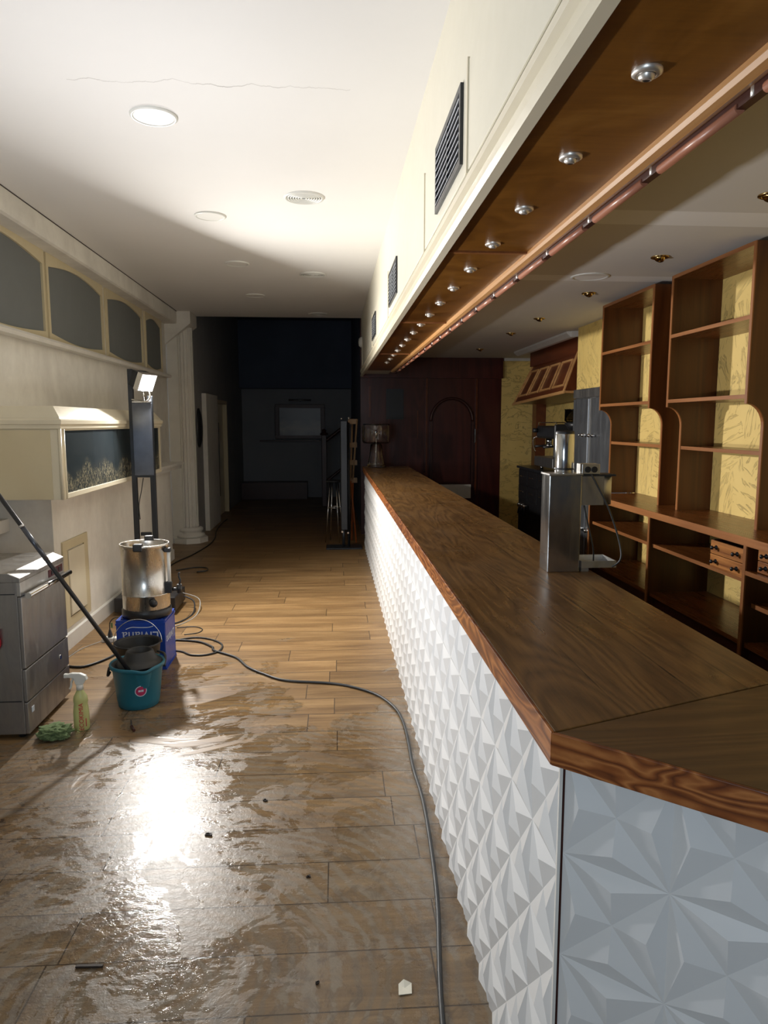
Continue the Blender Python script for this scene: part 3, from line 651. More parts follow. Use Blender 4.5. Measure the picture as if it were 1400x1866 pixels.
bc.part('kick_panel', MB().box(2.16, 2.18, 2.33, 5.64, 0.0, 0.54), M['dark_wood'])
def drawers(y0, y1, x0, x1, z0, z1, label):
    t = Thing('drawer_box', label, 'drawer box', (x0, (y0 + y1) / 2, z0), 'small drawer boxes under the back counter')
    t.part('carcass', MB().box(x0 + 0.012, x1, y0, y0 + 0.012, z0, z1).box(x0 + 0.012, x1, y1 - 0.012, y1, z0, z1).box(x0 + 0.012, x1, y0 + 0.012, y1 - 0.012, z0, z0 + 0.01).box(x1 - 0.012, x1, y0 + 0.012, y1 - 0.012, z0 + 0.01, z1), M['dark_wood'])
    h = (z1 - z0) / 2
    for j in range(2):
        dr = t.part('drawer', MB().box(x0, x0 + 0.012, y0, y1, z0 + j * h + 0.002, z0 + (j + 1) * h - 0.002), M['drawer'], bevel=0.0015)
        for yk in (y0 + (y1 - y0) * 0.2, y0 + (y1 - y0) * 0.82):
            zk = z0 + (j + 0.52) * h
            t.part('knob', MB().lathe((x0, yk, zk), [(0.013, 0.0), (0.012, 0.004), (0.005, 0.008), (0.005, 0.018), (0.011, 0.024), (0.011, 0.030), (0.0, 0.035)], 16, Matrix.Rotation(-math.pi / 2, 3, 'Y')), M['black'], 'turned black knob', dr)
drawers(3.456, 3.785, 2.118, 2.44, 0.896, 1.052, 'two-drawer wooden box with black knobs standing on the middle back-bar shelf')
drawers(3.00, 3.375, 2.14, 2.46, 0.948, 1.072, 'two-drawer wooden box with black knobs at the right edge, under the slab')

# refrigerator
fr_ = Thing('steel_refrigerator', 'tall two-door stainless steel bar refrigerator between shelf unit and hood', 'refrigerator', (2.5, 6.5, 0))
fr_.part('cabinet', MB().box(2.515, 2.529, 5.80, 7.24, 0.0, 2.03), M['steel_dark'])
fr_.part('header_panel', MB().box(2.49, 2.515, 5.80, 7.24, 1.945, 2.03), M['steel_dark'])
for y0, y1, s_ in ((6.79, 7.22, 1), (5.82, 6.70, -1)):
    for z0, z1 in ((1.22, 1.935), (0.12, 1.19)):
        d_ = fr_.part('door', MB().box(2.485, 2.515, y0, y1, z0, z1), M['steel_fridge'], bevel=0.008)
        zl = (z0 + z1) / 2; yl = y0 + 0.04 if s_ == 1 else y1 - 0.04
        m = MB().cyl((2.485, yl, zl), (2.455, yl, zl), 0.014, n=14).cyl((2.455, yl - 0.05 * 0, zl), (2.455, yl + s_ * 0.10, zl), 0.009, n=12).lathe((2.455, yl, zl), [(0.0, -0.02), (0.02, -0.012), (0.022, 0.012), (0.0, 0.02)], 14).lathe((2.455, yl + s_ * 0.10, zl), [(0.0, -0.014), (0.015, 0), (0.0, 0.014)], 12)
        fr_.part('latch_handle', m, M['chrome'], 'chrome latch handle', d_)
fr_.part('centre_post', MB().box(2.495, 2.515, 6.71, 6.78, 0.12, 1.94), M['steel'])
fr_.part('base', MB().box(2.50, 2.515, 5.82, 7.22, 0.0, 0.11), M['black_metal'])

# extractor hood
hd = Thing('extractor_hood', 'sloping mahogany extractor hood with four framed panels and orange trim', 'extractor hood', (2.8, 8.6, 1.95))
A = Vector((2.545, 7.7, 2.03)); B = Vector((2.56, 9.95, 1.955)); Cc = Vector((2.70, 7.7, 2.44)); D = Vector((2.76, 9.75, 2.58))
Cc = Vector((2.69, 7.7, 2.45)); D = Vector((2.75, 9.7, 2.45))
xb = 3.199
hd.part('shell', MB().add([A, B, D, Cc, (xb, 7.7, A.z), (xb, 9.95, B.z), (xb, 9.7, D.z), (xb, 7.7, Cc.z)],
        [(0, 1, 2, 3), (0, 4, 5, 1), (0, 3, 7, 4), (1, 5, 6, 2), (3, 2, 6, 7), (4, 7, 6, 5)]), M['hood'])
hd.part('upper_box', MB().box(2.71, xb, 7.72, 9.68, 2.45, 2.655), M['hood'])
nrm = (B - A).cross(Cc - A).normalized(); nrm = nrm if nrm.x < 0 else -nrm
def onf(u, v): 
    p = A.lerp(B, u); q = Cc.lerp(D, u); return p.lerp(q, v)
def bar_on(u0, v0, u1, v1, wd, m):
    p, q = onf(u0, v0), onf(u1, v1); d = (q - p).normalized(); sd = nrm.cross(d).normalized()
    R = Matrix((d, sd, nrm)).transposed()
    m.obb((p + q) / 2 + nrm * 0.006, ((q - p).length + wd, wd, 0.014), R)
for i in range(4):
    u0 = 0.055 + i * 0.235; u1 = u0 + 0.185; m = MB()
    bar_on(u0, 0.20, u1, 0.20, 0.022, m); bar_on(u0, 0.85, u1, 0.85, 0.022, m); bar_on(u0, 0.20, u0, 0.85, 0.022, m); bar_on(u1, 0.20, u1, 0.85, 0.022, m)
    hd.part('panel_frame', m, M['strip'], 'orange wood panel frame')
m = MB(); bar_on(0, 0.0, 1, 0.0, 0.035, m); bar_on(0.01, 0, 0.01, 1, 0.035, m); bar_on(0.99, 0, 0.99, 1, 0.02, m)
hd.part('edge_trim', m.box(2.55, xb, 7.685, 7.70, 2.02, 2.045), M['strip'])

# coffee station
ct = Thing('coffee_counter', 'dark drawer cabinet of the coffee station behind the bar', 'cabinet', (2.9, 8.6, 0))
ct.part('body', MB().box(2.64, 3.19, 7.3, 9.85, 0.05, 1.07), M['black'])
ct.part('top', MB().box(2.61, 3.19, 7.3, 9.88, 1.07, 1.10), M['black_metal'], bevel=0.003)
for cy in range(3):
    for rz in range(2):
        y1 = 9.80 - cy * 0.45; z1 = 1.05 - rz * 0.21
        q = ct.part('drawer', MB().box(2.622, 2.64, y1 - 0.42, y1, z1 - 0.19, z1), M['black'], bevel=0.003)
        ct.part('drawer_pull', MB().cyl((2.612, y1 - 0.30, z1 - 0.08), (2.612, y1 - 0.12, z1 - 0.08), 0.006, n=8), M['chrome'], 'chrome pull', q)
ct.part('kick_board', MB().box(2.68, 3.15, 7.3, 9.8, 0.0, 0.05), M['black'])
for i, (yy_, zz) in enumerate(((9.55, 0.56), (9.42, 0.565), (9.30, 0.56))):
    g_ = Thing('portafilter', ['chrome coffee filter holder hanging on the dark cabinet, leftmost', 'chrome coffee filter holder hanging in the middle of the row', 'chrome coffee filter holder hanging on the dark cabinet, rightmost'][i], 'filter holder', (2.60, yy_, zz), 'filter holders on the coffee cabinet')
    g_.part('bowl', MB().lathe((2.575, yy_, zz), [(0.0, 0.0), (0.03, 0.0), (0.034, 0.03), (0.036, 0.04), (0.030, 0.04), (0.028, 0.01)], 18), M['chrome'])
    g_.part('handle', MB().cyl((2.575, yy_, zz + 0.015), (2.565, yy_ + 0.03, zz - 0.10), 0.012, 0.014, 12), M['black'])
em = Thing('espresso_machine', 'black and chrome espresso machine on the dark coffee cabinet', 'coffee machine', (2.85, 8.75, 1.10))
em.part('feet', MB().cyl((2.72, 8.45, 1.10), (2.72, 8.45, 1.15), 0.02).cyl((2.72, 9.05, 1.10), (2.72, 9.05, 1.15), 0.02).cyl((3.05, 8.45, 1.10), (3.05, 8.45, 1.15), 0.02).cyl((3.05, 9.05, 1.10), (3.05, 9.05, 1.15), 0.02), M['chrome'])
em.part('drip_tray', MB().box(2.64, 3.12, 8.35, 9.12, 1.15, 1.27), M['steel_dark'], bevel=0.006)
em.part('rear_body', MB().box(2.88, 3.12, 8.38, 9.10, 1.27, 1.55), M['chrome'], bevel=0.01)
em.part('upper_body', MB().box(2.66, 3.14, 8.34, 9.13, 1.50, 1.66), M['black'], bevel=0.03, seg=4)
em.part('end_cheek', MB().box(2.64, 3.14, 8.30, 8.34, 1.27, 1.68), M['black'], bevel=0.02, seg=3)
for y in (8.55, 8.9):
    gh = em.part('group_head', MB().cyl((2.76, y, 1.50), (2.76, y, 1.43), 0.04, 0.035).cyl((2.76, y, 1.43), (2.76, y, 1.39), 0.044), M['chrome'])
    em.part('filter_handle', MB().cyl((2.73, y, 1.41), (2.58, y, 1.40), 0.012, 0.016), M['black'], None, gh)
em.part('steam_wand', MB().tube([(2.68, 9.1, 1.52), (2.63, 9.13, 1.50), (2.62, 9.12, 1.42), (2.64, 9.08, 1.33)], 0.007), M['chrome'])
em.part('steam_knob', MB().cyl((2.66, 9.07, 1.60), (2.60, 9.07, 1.60), 0.028), M['black'])
em.part('cup_rail', MB().tube([(2.68, 8.36, 1.70), (2.68, 9.10, 1.70), (3.1, 9.10, 1.70)], 0.006, sub=4).cyl((2.68, 8.36, 1.66), (2.68, 8.36, 1.70), 0.005).cyl((2.68, 9.1, 1.66), (2.68, 9.1, 1.70), 0.005), M['chrome'])
cg = Thing('coffee_grinder', 'black coffee grinder with a clear hopper beside the espresso machine', 'coffee grinder', (2.78, 7.95, 1.10))
cg.part('base', MB().box(2.66, 2.94, 7.82, 8.08, 1.10, 1.16), M['black'], bevel=0.01)
cg.part('motor_body', MB().box(2.74, 2.94, 7.84, 8.06, 1.16, 1.62), M['black'], bevel=0.03, seg=4)
cg.part('dosing_chamber', MB().cyl((2.70, 7.95, 1.36), (2.70, 7.95, 1.54), 0.06), M['chrome'])
cg.part('collar', MB().cyl((2.79, 7.95, 1.62), (2.79, 7.95, 1.70), 0.10, 0.15), M['black'])
cg.part('hopper', MB().lathe((2.79, 7.95, 1.70), [(0.12, 0.0), (0.145, 0.02), (0.145, 0.14), (0.150, 0.15), (0.14, 0.15), (0.137, 0.02), (0.10, 0.005)], 28), M['hopper'], 'clear amber hopper')
wp = solo('wooden_post', MB().box(3.05, 3.199, 10.50, 10.70, 1.0, 1.99), M['hood'], 'reddish wooden post in the corner under the hood', 'post', (3.1, 10.6, 1.0))

# beer tower on the bar
bt = Thing('drinks_tower', 'tall square stainless steel drinks tower standing on the bar top', 'drinks tower', (0.91, 2.76, HT))
bt.part('column', MB().box(0.848, 0.978, 2.71, 2.815, HT, 1.495), M['steel_tower'], bevel=0.003)
bt.part('top_plate', MB().box(0.845, 0.981, 2.707, 2.818, 1.495, 1.502), M['steel'], bevel=0.001)
bt.part('side_housing', MB().box(0.979, 1.075, 2.73, 2.82, 1.375, 1.490), M['steel_dark']).__setattr__('name', 'side_housing')
bt.part('housing_nose', MB().cyl((1.075, 2.775, 1.375), (1.075, 2.775, 1.490), 0.045, n=24), M['steel'])
bt.part('housing_top', MB().box(0.979, 1.12, 2.725, 2.825, 1.490, 1.497), M['black_metal'])
bt.part('drip_tray', MB().box(0.983, 1.125, 2.70, 2.84, 1.128, 1.133).box(0.983, 1.125, 2.70, 2.704, 1.133, 1.155).box(0.983, 1.125, 2.836, 2.84, 1.133, 1.155).box(1.121, 1.125, 2.704, 2.836, 1.133, 1.155).box(0.983, 0.987, 2.704, 2.836, 1.133, 1.155), M['steel'])
bt.part('tray_feet', MB().box(0.99, 1.02, 2.72, 2.82, HT, 1.128), M['steel_dark'])
th = Thing('steel_flask', 'shiny steel cylinder standing on top of the drinks tower', 'flask', (0.925, 2.79, 1.502))
th.part('body', MB().lathe((0.925, 2.775, 1.502), [(0, 0), (0.037, 0), (0.038, 0.003), (0.038, 0.150), (0.035, 0.156)], 36), M['chrome'])
th.part('cap', MB().lathe((0.925, 2.775, 1.502), [(0.0365, 0.150), (0.0365, 0.160), (0.034, 0.165), (0, 0.166)], 36), M['black'])
th.part('base_ring', MB().lathe((0.925, 2.775, 1.502), [(0.0385, 0.012), (0.0395, 0.014), (0.0395, 0.018), (0.0385, 0.020)], 36), M['black'])
ob = Thing('outlet_box', 'small metal outlet box with two black sockets on the drinks tower', 'outlet box', (1.03, 2.76, 1.497))
ob.part('case', MB().box(0.985, 1.058, 2.735, 2.80, 1.497, 1.538), M['steel'], bevel=0.002)
for xx in (1.008, 1.035):
    ob.part('socket', MB().cyl((xx, 2.7355, 1.516), (xx, 2.731, 1.516), 0.012, n=18), M['black'])
solo('tower_cable', MB().tube([(1.01, 2.70, 1.50), (1.03, 2.69, 1.46), (1.08, 2.68, 1.36), (1.12, 2.67, 1.24), (1.125, 2.66, 1.17), (1.10, 2.68, 1.135)], 0.0035), M['rubber'], 'thin black cable hanging in a curve from the drinks tower to its tray', 'cable', (1.01, 2.70, 1.135))
solo('tower_cable', MB().tube([(1.0, 2.74, 1.373), (1.02, 2.73, 1.28), (1.04, 2.73, 1.20), (1.05, 2.75, 1.137)], 0.003), M['rubber'], 'short black cable running straight down beside the steel tower', 'cable', (1.0, 2.74, 1.137))

# glass lamp at far end
gl = Thing('glass_lamp', 'clear glass table lamp with cylindrical shade at the far end of the bar', 'lamp', (0.59, 9.42, HT))
c = (0.59, 9.42, HT + 0.001)
gl.part('base', MB().lathe(c, [(0.0, 0.006), (0.125, 0.0), (0.13, 0.01), (0.115, 0.05), (0.09, 0.17), (0.075, 0.30), (0.07, 0.31), (0.065, 0.30), (0.082, 0.17), (0.105, 0.05), (0.11, 0.016), (0.0, 0.018)], 40), M['glass'])
gl.part('shade', MB().lathe(c, [(0.03, 0.315), (0.17, 0.32), (0.185, 0.34), (0.185, 0.55), (0.175, 0.57), (0.05, 0.58), (0.05, 0.575), (0.17, 0.563), (0.178, 0.55), (0.178, 0.34), (0.165, 0.328), (0.03, 0.322)], 40), M['glass'])
gl.part('stem', MB().cyl((0.59, 9.42, HT + 0.02), (0.59, 9.42, HT + 0.45), 0.008).cyl((0.59, 9.42, HT + 0.40), (0.59, 9.42, HT + 0.47), 0.018), M['chrome'])

# bar end wall joinery (structure relief)
def arch_path(cx, r, zs, y, n=20): return [(cx + r * math.cos(math.pi - math.pi * i / n), y, zs + r * math.sin(math.pi * i / n)) for i in range(n + 1)]
ad = Thing('arched_wall_panel', 'dark mahogany arched panel in the wall behind the far end of the bar', 'wall panel', (1.82, 10.76, 0.78))
pl_ = [(1.53, 0.78), (1.53, 1.72)] + [(1.82 + 0.29 * math.cos(math.pi - math.pi * i / 20), 1.72 + 0.31 * math.sin(math.pi * i / 20)) for i in range(21)] + [(2.11, 0.78)]
ad.part('field', MB().prism(pl_, 'y', 10.735, 10.759), M['mahogany'])
ad.part('arch_moulding', MB().tube([(1.50, 10.73, 1.72)] + [(1.82 + 0.32 * math.cos(math.pi - math.pi * i / 16), 10.73, 1.72 + 0.34 * math.sin(math.pi * i / 16)) for i in range(1, 16)] + [(2.14, 10.73, 1.72)], 0.02, sub=2), M['dark_wood'])
ad.part('jamb', MB().box(1.485, 1.525, 10.71, 10.759, 0.78, 1.72).box(2.12, 2.155, 10.71, 10.759, 0.78, 1.72), M['dark_wood'])
ad.part('handle', MB().box(2.165, 2.18, 10.70, 10.759, 1.40, 1.60), M['chrome'])
struct('trim_7', MB().box(1.42, 1.45, 10.73, 10.759, 0.78, 2.36).box(2.18, 2.21, 10.73, 10.759, 0.6, 2.36).box(0.56, 0.59, 10.73, 10.759, 1.78, 2.24).box(1.29, 1.31, 10.74, 10.759, 1.46, 1.88), M['hood'])
solo('hatch_opening', MB().box(0.825, 1.07, 10.745, 10.759, 1.75, 2.20).box(1.07, 1.085, 10.735, 10.759, 1.75, 2.20), M['black_metal'], 'small dark rectangular hatch in the mahogany wall above the glass lamp', 'hatch', (0.95, 10.75, 1.75))
struct('trim_8', MB().box(1.6, 2.12, 10.70, 10.759, 0.55, 0.76), M['white_paint'])

# ================================================================== LEFT SIDE
# grey upper panels with cream frames
YD = [(2.6, 4.30), (4.34, 5.92), (5.96, 7.36), (7.46, 8.84), (8.96, 9.80)]
names = ['cut by the left edge of the frame, nearest', 'leftmost, cut by the frame edge', 'second from the left, above the display case', 'third from the left, left of the lit floodlight', 'farthest and narrowest, above the floodlight']
for i, (y0, y1) in enumerate(YD):
    if i == 0: continue
    z0, z1 = 2.35, 3.03; x0 = -2.248
    t = Thing('wall_panel', f'grey arched wall panel in a cream frame, {names[i]}', 'wall panel', (x0, (y0 + y1) / 2, z0), 'grey panels above the ledge')
    n_ = 14; bow = 0.065
    inn = [(y0 + 0.04 + (y1 - y0 - 0.08) * q / n_, z1 - 0.105 + bow * math.sin(math.pi * q / n_)) for q in range(n_ + 1)] + \
          [(y1 - 0.04 - (y1 - y0 - 0.08) * q / n_, z0 + 0.06 - 0.04 * math.sin(math.pi * q / n_)) for q in range(n_ + 1)]
    t.part('grey_field', MB().prism(inn, 'x', x0, x0 + 0.006), M['panel_grey'])
    outl = [(y0 + (y1 - y0) * q / n_, z1) for q in range(n_ + 1)] + [(y1 - (y1 - y0) * q / n_, z0) for q in range(n_ + 1)]
    m = MB(); K = len(inn)
    for q in range(K):
        a_, b_ = inn[q], inn[(q + 1) % K]; c_2, d_2 = outl[(q + 1) % K], outl[q]
        m.prism([a_, b_, c_2, d_2], 'x', x0, x0 + 0.022)
    t.part('frame', m, M['cream_dark'], 'cream painted frame with bowed edges')
# aquarium-like display case
ca = Thing('display_case', 'cream wall-hung display case with dark reed scenery behind glass', 'display case', (-2.0, 6.2, 1.18))
x1, y0, y1, z0, z1 = -1.80, 4.88, 7.68, 1.185, 1.66
ca.part('case_body', MB().box(-2.249, x1 - 0.012, y0, y1, z0, z1), M['cream'])
m = MB()
cr = [(0.0, 1.655), (0.012, 1.66), (0.014, 1.685), (0.024, 1.69), (0.026, 1.715), (0.010, 1.725), (0.008, 1.735), (-0.05, 1.81)]
for (o1, za), (o2_, zb) in zip(cr[:-1], cr[1:]):
    m.add([(x1 + o1, y0 - o1, za), (x1 + o1, y1 + o1, za), (x1 + o2_, y1 + o2_, zb), (x1 + o2_, y0 - o2_, zb)], [(0, 1, 2, 3)])
    m.add([(x1 + o1, y0 - o1, za), (-2.249, y0 - o1, za), (-2.249, y0 - o2_, zb), (x1 + o2_, y0 - o2_, zb)], [(0, 1, 2, 3)])
m.add([(x1 - 0.05, y0 + 0.05, 1.81), (x1 - 0.05, y1 - 0.05, 1.81), (-2.249, y1 - 0.05, 1.81), (-2.249, y0 + 0.05, 1.81)], [(0, 1, 2, 3)])
ca.part('crown_moulding', m, M['cream'])
ca.part('face_frame', MB().box(x1 - 0.012, x1, y0, y0 + 0.10, z0, z1).box(x1 - 0.012, x1, y1 - 0.05, y1, z0, z1).box(x1 - 0.012, x1, y0 + 0.10, y1 - 0.05, z0, z0 + 0.035).box(x1 - 0.012, x1, y0 + 0.10, y1 - 0.05, z1 - 0.015, z1), M['cream'], bevel=0.003)
ca.part('corner_bead', MB().cyl((x1 + 0.002, y0 + 0.0, z0), (x1 + 0.002, y0 + 0.0, z1), 0.010, n=12).cyl((x1 + 0.001, y0 + 0.07, z0), (x1 + 0.001, y0 + 0.07, z1), 0.008, n=12), M['cream'])
ca.part('end_panel', MB().box(-2.249, x1 - 0.06, y0 - 0.006, y0, z0 + 0.005, z1 - 0.01), M['cream_dark'], 'tan end panel')
ca.part('scenery', MB().box(x1 - 0.012, x1 - 0.007, y0 + 0.10, y1 - 0.05, z0 + 0.035, z1 - 0.015), M['scenery'], 'dark glazed picture of pale reeds')
# access hatch in the wall
hp = Thing('access_panel', 'tan framed access panel low on the white wall', 'wall panel', (-2.0, 5.6, 0.17))
a0, a1, c0, c1 = 5.33, 5.87, 0.16, 0.82
hp.part('frame', MB().box(-2.0, -1.988, a0, a1, c0, c0 + 0.07).box(-2.0, -1.988, a0, a1, c1 - 0.07, c1).box(-2.0, -1.988, a0, a0 + 0.09, c0 + 0.07, c1 - 0.07).box(-2.0, -1.988, a1 - 0.09, a1, c0 + 0.07, c1 - 0.07), M['cream_dark'], bevel=0.003)
hp.part('raised_field', MB().box(-2.0, -1.98, a0 + 0.10, a1 - 0.10, c0 + 0.08, c1 - 0.08), M['cream'], bevel=0.008)

# fluted column
co = Thing('fluted_column', 'white fluted column with round base against the left wall', 'column', (-2.05, 10.3, 0))
def flute(t, r, z): return (r - 0.017 * max(0, math.sin(t * 16)) ** 0.6 if r > 0.1 else r, z)
co.part('shaft', MB().lathe((-2.045, 10.28, 0), [(0.135, 0.22), (0.13, 0.30), (0.125, 2.70), (0.125, 3.0)], 256, fn=flute), M['column'])
co.part('base', MB().lathe((-2.045, 10.28, 0), [(0.15, 0.22), (0.185, 0.20), (0.19, 0.17), (0.165, 0.15), (0.165, 0.13), (0.205, 0.12), (0.215, 0.095), (0.20, 0.075), (0, 0.075)], 48), M['column'])
co.part('plinth', MB().lathe((-2.045, 10.28, 0), [(0, 0.075), (0.255, 0.075), (0.255, 0), (0, 0)], 8, smooth=False), M['white_paint'])
co.part('backing_pilaster', MB().box(-2.25, -2.10, 10.13, 10.5, 0, 3.0), M['column'])
co.part('corbel', MB().prism([(-2.25, 3.199), (-1.90, 3.199), (-1.90, 3.04), (-2.25, 2.76)], 'y', 10.06, 10.52), M['wall_white'])

# ------------------------------------------------------------------ lamp stand + floodlight
ls = Thing('lamp_stand', 'black two-post stand with a dark sheet between its posts', 'stand', (-1.65, 6.4, 0))
ls.part('tall_post', MB().box(-1.757, -1.715, 6.38, 6.42, 0.16, 2.16), M['black_metal'], bevel=0.003)
ls.part('short_post', MB().box(-1.598, -1.555, 6.38, 6.42, 0.16, 1.93), M['black_metal'], bevel=0.003)
ls.part('cross_bar', MB().box(-1.715, -1.598, 6.385, 6.415, 1.22, 1.25).box(-1.715, -1.598, 6.385, 6.415, 1.84, 1.87).box(-1.70, -1.61, 6.385, 6.415, 0.70, 0.73), M['black_metal'])
ls.part('dark_sheet', MB().box(-1.722, -1.556, 6.355, 6.378, 1.24, 1.87), M['sheet_dark'], 'dark scuffed glossy sheet', bevel=0.002)
ls.part('base', MB().box(-1.93, -1.40, 6.28, 6.72, 0.03, 0.16), M['black'], bevel=0.008)
ls.part('castor', MB().cyl((-1.45, 6.26, 0.035), (-1.42, 6.26, 0.035), 0.035).cyl((-1.92, 6.45, 0.03), (-1.89, 6.45, 0.03), 0.03).cyl((-1.45, 6.70, 0.03), (-1.42, 6.70, 0.03), 0.03), M['rubber'])
fl = Thing('work_floodlight', 'blazing white work floodlight clamped at the top of the black stand', 'floodlight', (-1.62, 6.40, 1.87))
zax = LDIR; xax = Vector((0, 0, 1)).cross(zax).normalized(); yax = zax.cross(xax); RL = Matrix((xax, yax, zax)).transposed()
P = LAMP
fl.part('housing', MB().obb(P - zax * 0.075, (0.17, 0.14, 0.09), RL), M['black_metal'], bevel=0.008)
fl.part('reflector_rim', MB().obb(P - zax * 0.02 + yax * 0.072, (0.19, 0.012, 0.05), RL).obb(P - zax * 0.02 - yax * 0.072, (0.19, 0.012, 0.05), RL).obb(P - zax * 0.02 + xax * 0.09, (0.012, 0.14, 0.05), RL).obb(P - zax * 0.02 - xax * 0.09, (0.012, 0.14, 0.05), RL), M['chrome'])
fl.part('lit_glass', MB().obb(P + zax * 0.004, (0.175, 0.14, 0.004), RL), M['lit'], 'glowing front glass')
fl.part('bracket', MB().tube([(-1.72, 6.36, 1.90), (-1.66, 6.35, 1.885), (-1.59, 6.34, 1.885), (-1.565, 6.35, 1.92), (-1.57, 6.36, 1.97)], 0.008).box(-1.715, -1.56, 6.34, 6.40, 1.872, 1.882), M['chrome'])
fl.part('clamp_rod', MB().cyl((-1.62, 6.40, 1.88), (-1.64, 6.40, 2.0), 0.010), M['chrome'])
fl.part('lamp_cord', MB().tube([(-1.66, 6.37, 2.08), (-1.70, 6.36, 2.14), (-1.66, 6.34, 2.10)], 0.004), M['red'])
f2 = Thing('tripod_floodlight', 'work floodlight on a short tripod, outside the left edge of the frame', 'floodlight', (-1.75, 3.05, 0))
z2 = LDIR2; xx2 = Vector((0, 0, 1)).cross(z2).normalized(); R2 = Matrix((xx2, z2.cross(xx2), z2)).transposed()
f2.part('housing', MB().obb(LAMP2 - z2 * 0.05, (0.14, 0.12, 0.08), R2), M['black_metal'], bevel=0.006)
f2.part('lit_glass', MB().obb(LAMP2 + z2 * 0.0, (0.11, 0.09, 0.004), R2), M['lit'])
pb = LAMP2 - z2 * 0.07
f2.part('pole', MB().cyl((pb.x, 3.05, 0.25), (pb.x, 3.05, pb.z - 0.05), 0.014), M['black_metal'])
for a_ in (0.3, 2.4, 4.5):
    f2.part('leg', MB().cyl((pb.x, 3.05, 0.35), (pb.x + 0.22 * math.cos(a_), 3.05 + 0.22 * math.sin(a_), 0.0), 0.01), M['black_metal'])
solo('stand_cord', MB().tube([(-1.66, 6.395, 1.215), (-1.68, 6.39, 1.10), (-1.70, 6.37, 0.98), (-1.695, 6.365, 0.85)], 0.004), M['rubber'], 'thin cord dangling between the posts of the black stand', 'cord', (-1.66, 6.39, 0.85))

# ------------------------------------------------------------------ crate, urn, buckets
cx0, cx1, cy0, cy1, cz = -1.485, -1.157, 4.85, 5.16, 0.355
cr_ = Thing('blue_crate', 'blue plastic bottle crate turned upside down, carrying the steel urn', 'crate', (-1.32, 5.0, 0))
cr_.part('walls', MB().box(cx0, cx1, cy0, cy0 + 0.01, 0, cz).box(cx0, cx1, cy1 - 0.01, cy1, 0, cz).box(cx0, cx0 + 0.01, cy0 + 0.01, cy1 - 0.01, 0, cz).box(cx1 - 0.01, cx1, cy0 + 0.01, cy1 - 0.01, 0, cz), M['blue'], bevel=0.003)
m = MB()
for i in range(8): m.box(cx0 + 0.01 + i * 0.041, cx0 + 0.022 + i * 0.041, cy0 + 0.01, cy1 - 0.01, cz - 0.02, cz - 0.003)
for i in range(7): m.box(cx0 + 0.01, cx1 - 0.01, cy0 + 0.012 + i * 0.043, cy0 + 0.022 + i * 0.043, cz - 0.02, cz - 0.004)
cr_.part('base_grid', m, M['blue'])
cr_.part('rim_band', MB().box(cx0 - 0.004, cx1 + 0.004, cy0 - 0.004, cy1 + 0.004, cz - 0.035, cz - 0.021).box(cx0 - 0.004, cx1 + 0.004, cy0 - 0.004, cy1 + 0.004, 0.0, 0.012), M['blue'])
cr_.part('lettering', text_mb('Liviana', 0.093, (-1.322, cy0 - 0.001, 0.245), (-1, 0, 0), (0, 0, -1)), M['print_white'], 'white upside-down lettering')
cr_.part('swoosh', MB().tube([(-1.42, cy0, 0.292), (-1.38, cy0, 0.305), (-1.33, cy0, 0.303), (-1.27, cy0, 0.303), (-1.235, cy0, 0.312)], 0.003), M['print_white'], 'white printed stroke')
cr_.part('side_lettering', text_mb('Liviana', 0.09, (cx1 + 0.001, 5.0, 0.20), (0, -1, 0), (0, 0, -1)), M['print_white'], 'white upside-down lettering')
ur = Thing('hot_water_urn', 'open stainless steel urn with black base, tap and knob on the blue crate', 'urn', (-1.31, 5.0, cz))
U = (-1.31, 5.0, cz)
ur.part('base', MB().lathe(U, [(0, 0), (0.16, 0), (0.168, 0.01), (0.168, 0.05), (0.160, 0.062), (0, 0.062)], 48), M['black'])
ur.part('body', MB().lathe(U, [(0.158, 0.06), (0.160, 0.065), (0.160, 0.155), (0.163, 0.158), (0.163, 0.165), (0.160, 0.168), (0.160, 0.485), (0.165, 0.487), (0.165, 0.497), (0.168, 0.50), (0.168, 0.512), (0.160, 0.512), (0.157, 0.50), (0.157, 0.40), (0, 0.40)], 64), M['steel_urn'])
for sgn, nm in ((-1, 'front_clip'), (1, 'rear_clip')):
    ur.part('lid_clip', MB().box(-1.315 - 0.032 + 0.0, -1.315 + 0.032, 5.0 + sgn * 0.150 - 0.02, 5.0 + sgn * 0.150 + 0.02, cz + 0.475 + (0.03 if sgn > 0 else 0), cz + 0.53 + (0.01 if sgn > 0 else 0)), M['black'], bevel=0.01, seg=3)
ur.part('knob', MB().lathe((-1.23, 4.857, cz + 0.115), [(0.027, 0.0), (0.027, 0.012), (0.022, 0.016), (0.018, 0.035), (0, 0.036)], 24, Matrix.Rotation(math.radians(30), 3, 'Z') @ Matrix.Rotation(math.pi / 2, 3, 'X')), M['black'])
ur.part('sight_gauge', MB().cyl((-1.136, 4.95, cz + 0.24), (-1.136, 4.95, cz + 0.47), 0.012), M['white_plastic'], 'pale level gauge tube')
ur.part('gauge_bracket', MB().box(-1.165, -1.118, 4.93, 4.97, cz + 0.455, cz + 0.485).box(-1.165, -1.118, 4.93, 4.97, cz + 0.165, cz + 0.245), M['black'], bevel=0.006)
ur.part('tap', MB().cyl((-1.13, 4.95, cz + 0.19), (-1.07, 4.95, cz + 0.19), 0.012).cyl((-1.07, 4.95, cz + 0.165), (-1.07, 4.95, cz + 0.225), 0.017), M['black'])
ur.part('tap_lever', MB().tube([(-1.07, 4.95, cz + 0.225), (-1.062, 4.95, cz + 0.25), (-1.072, 4.95, cz + 0.285), (-1.066, 4.95, cz + 0.31)], 0.007), M['black'])

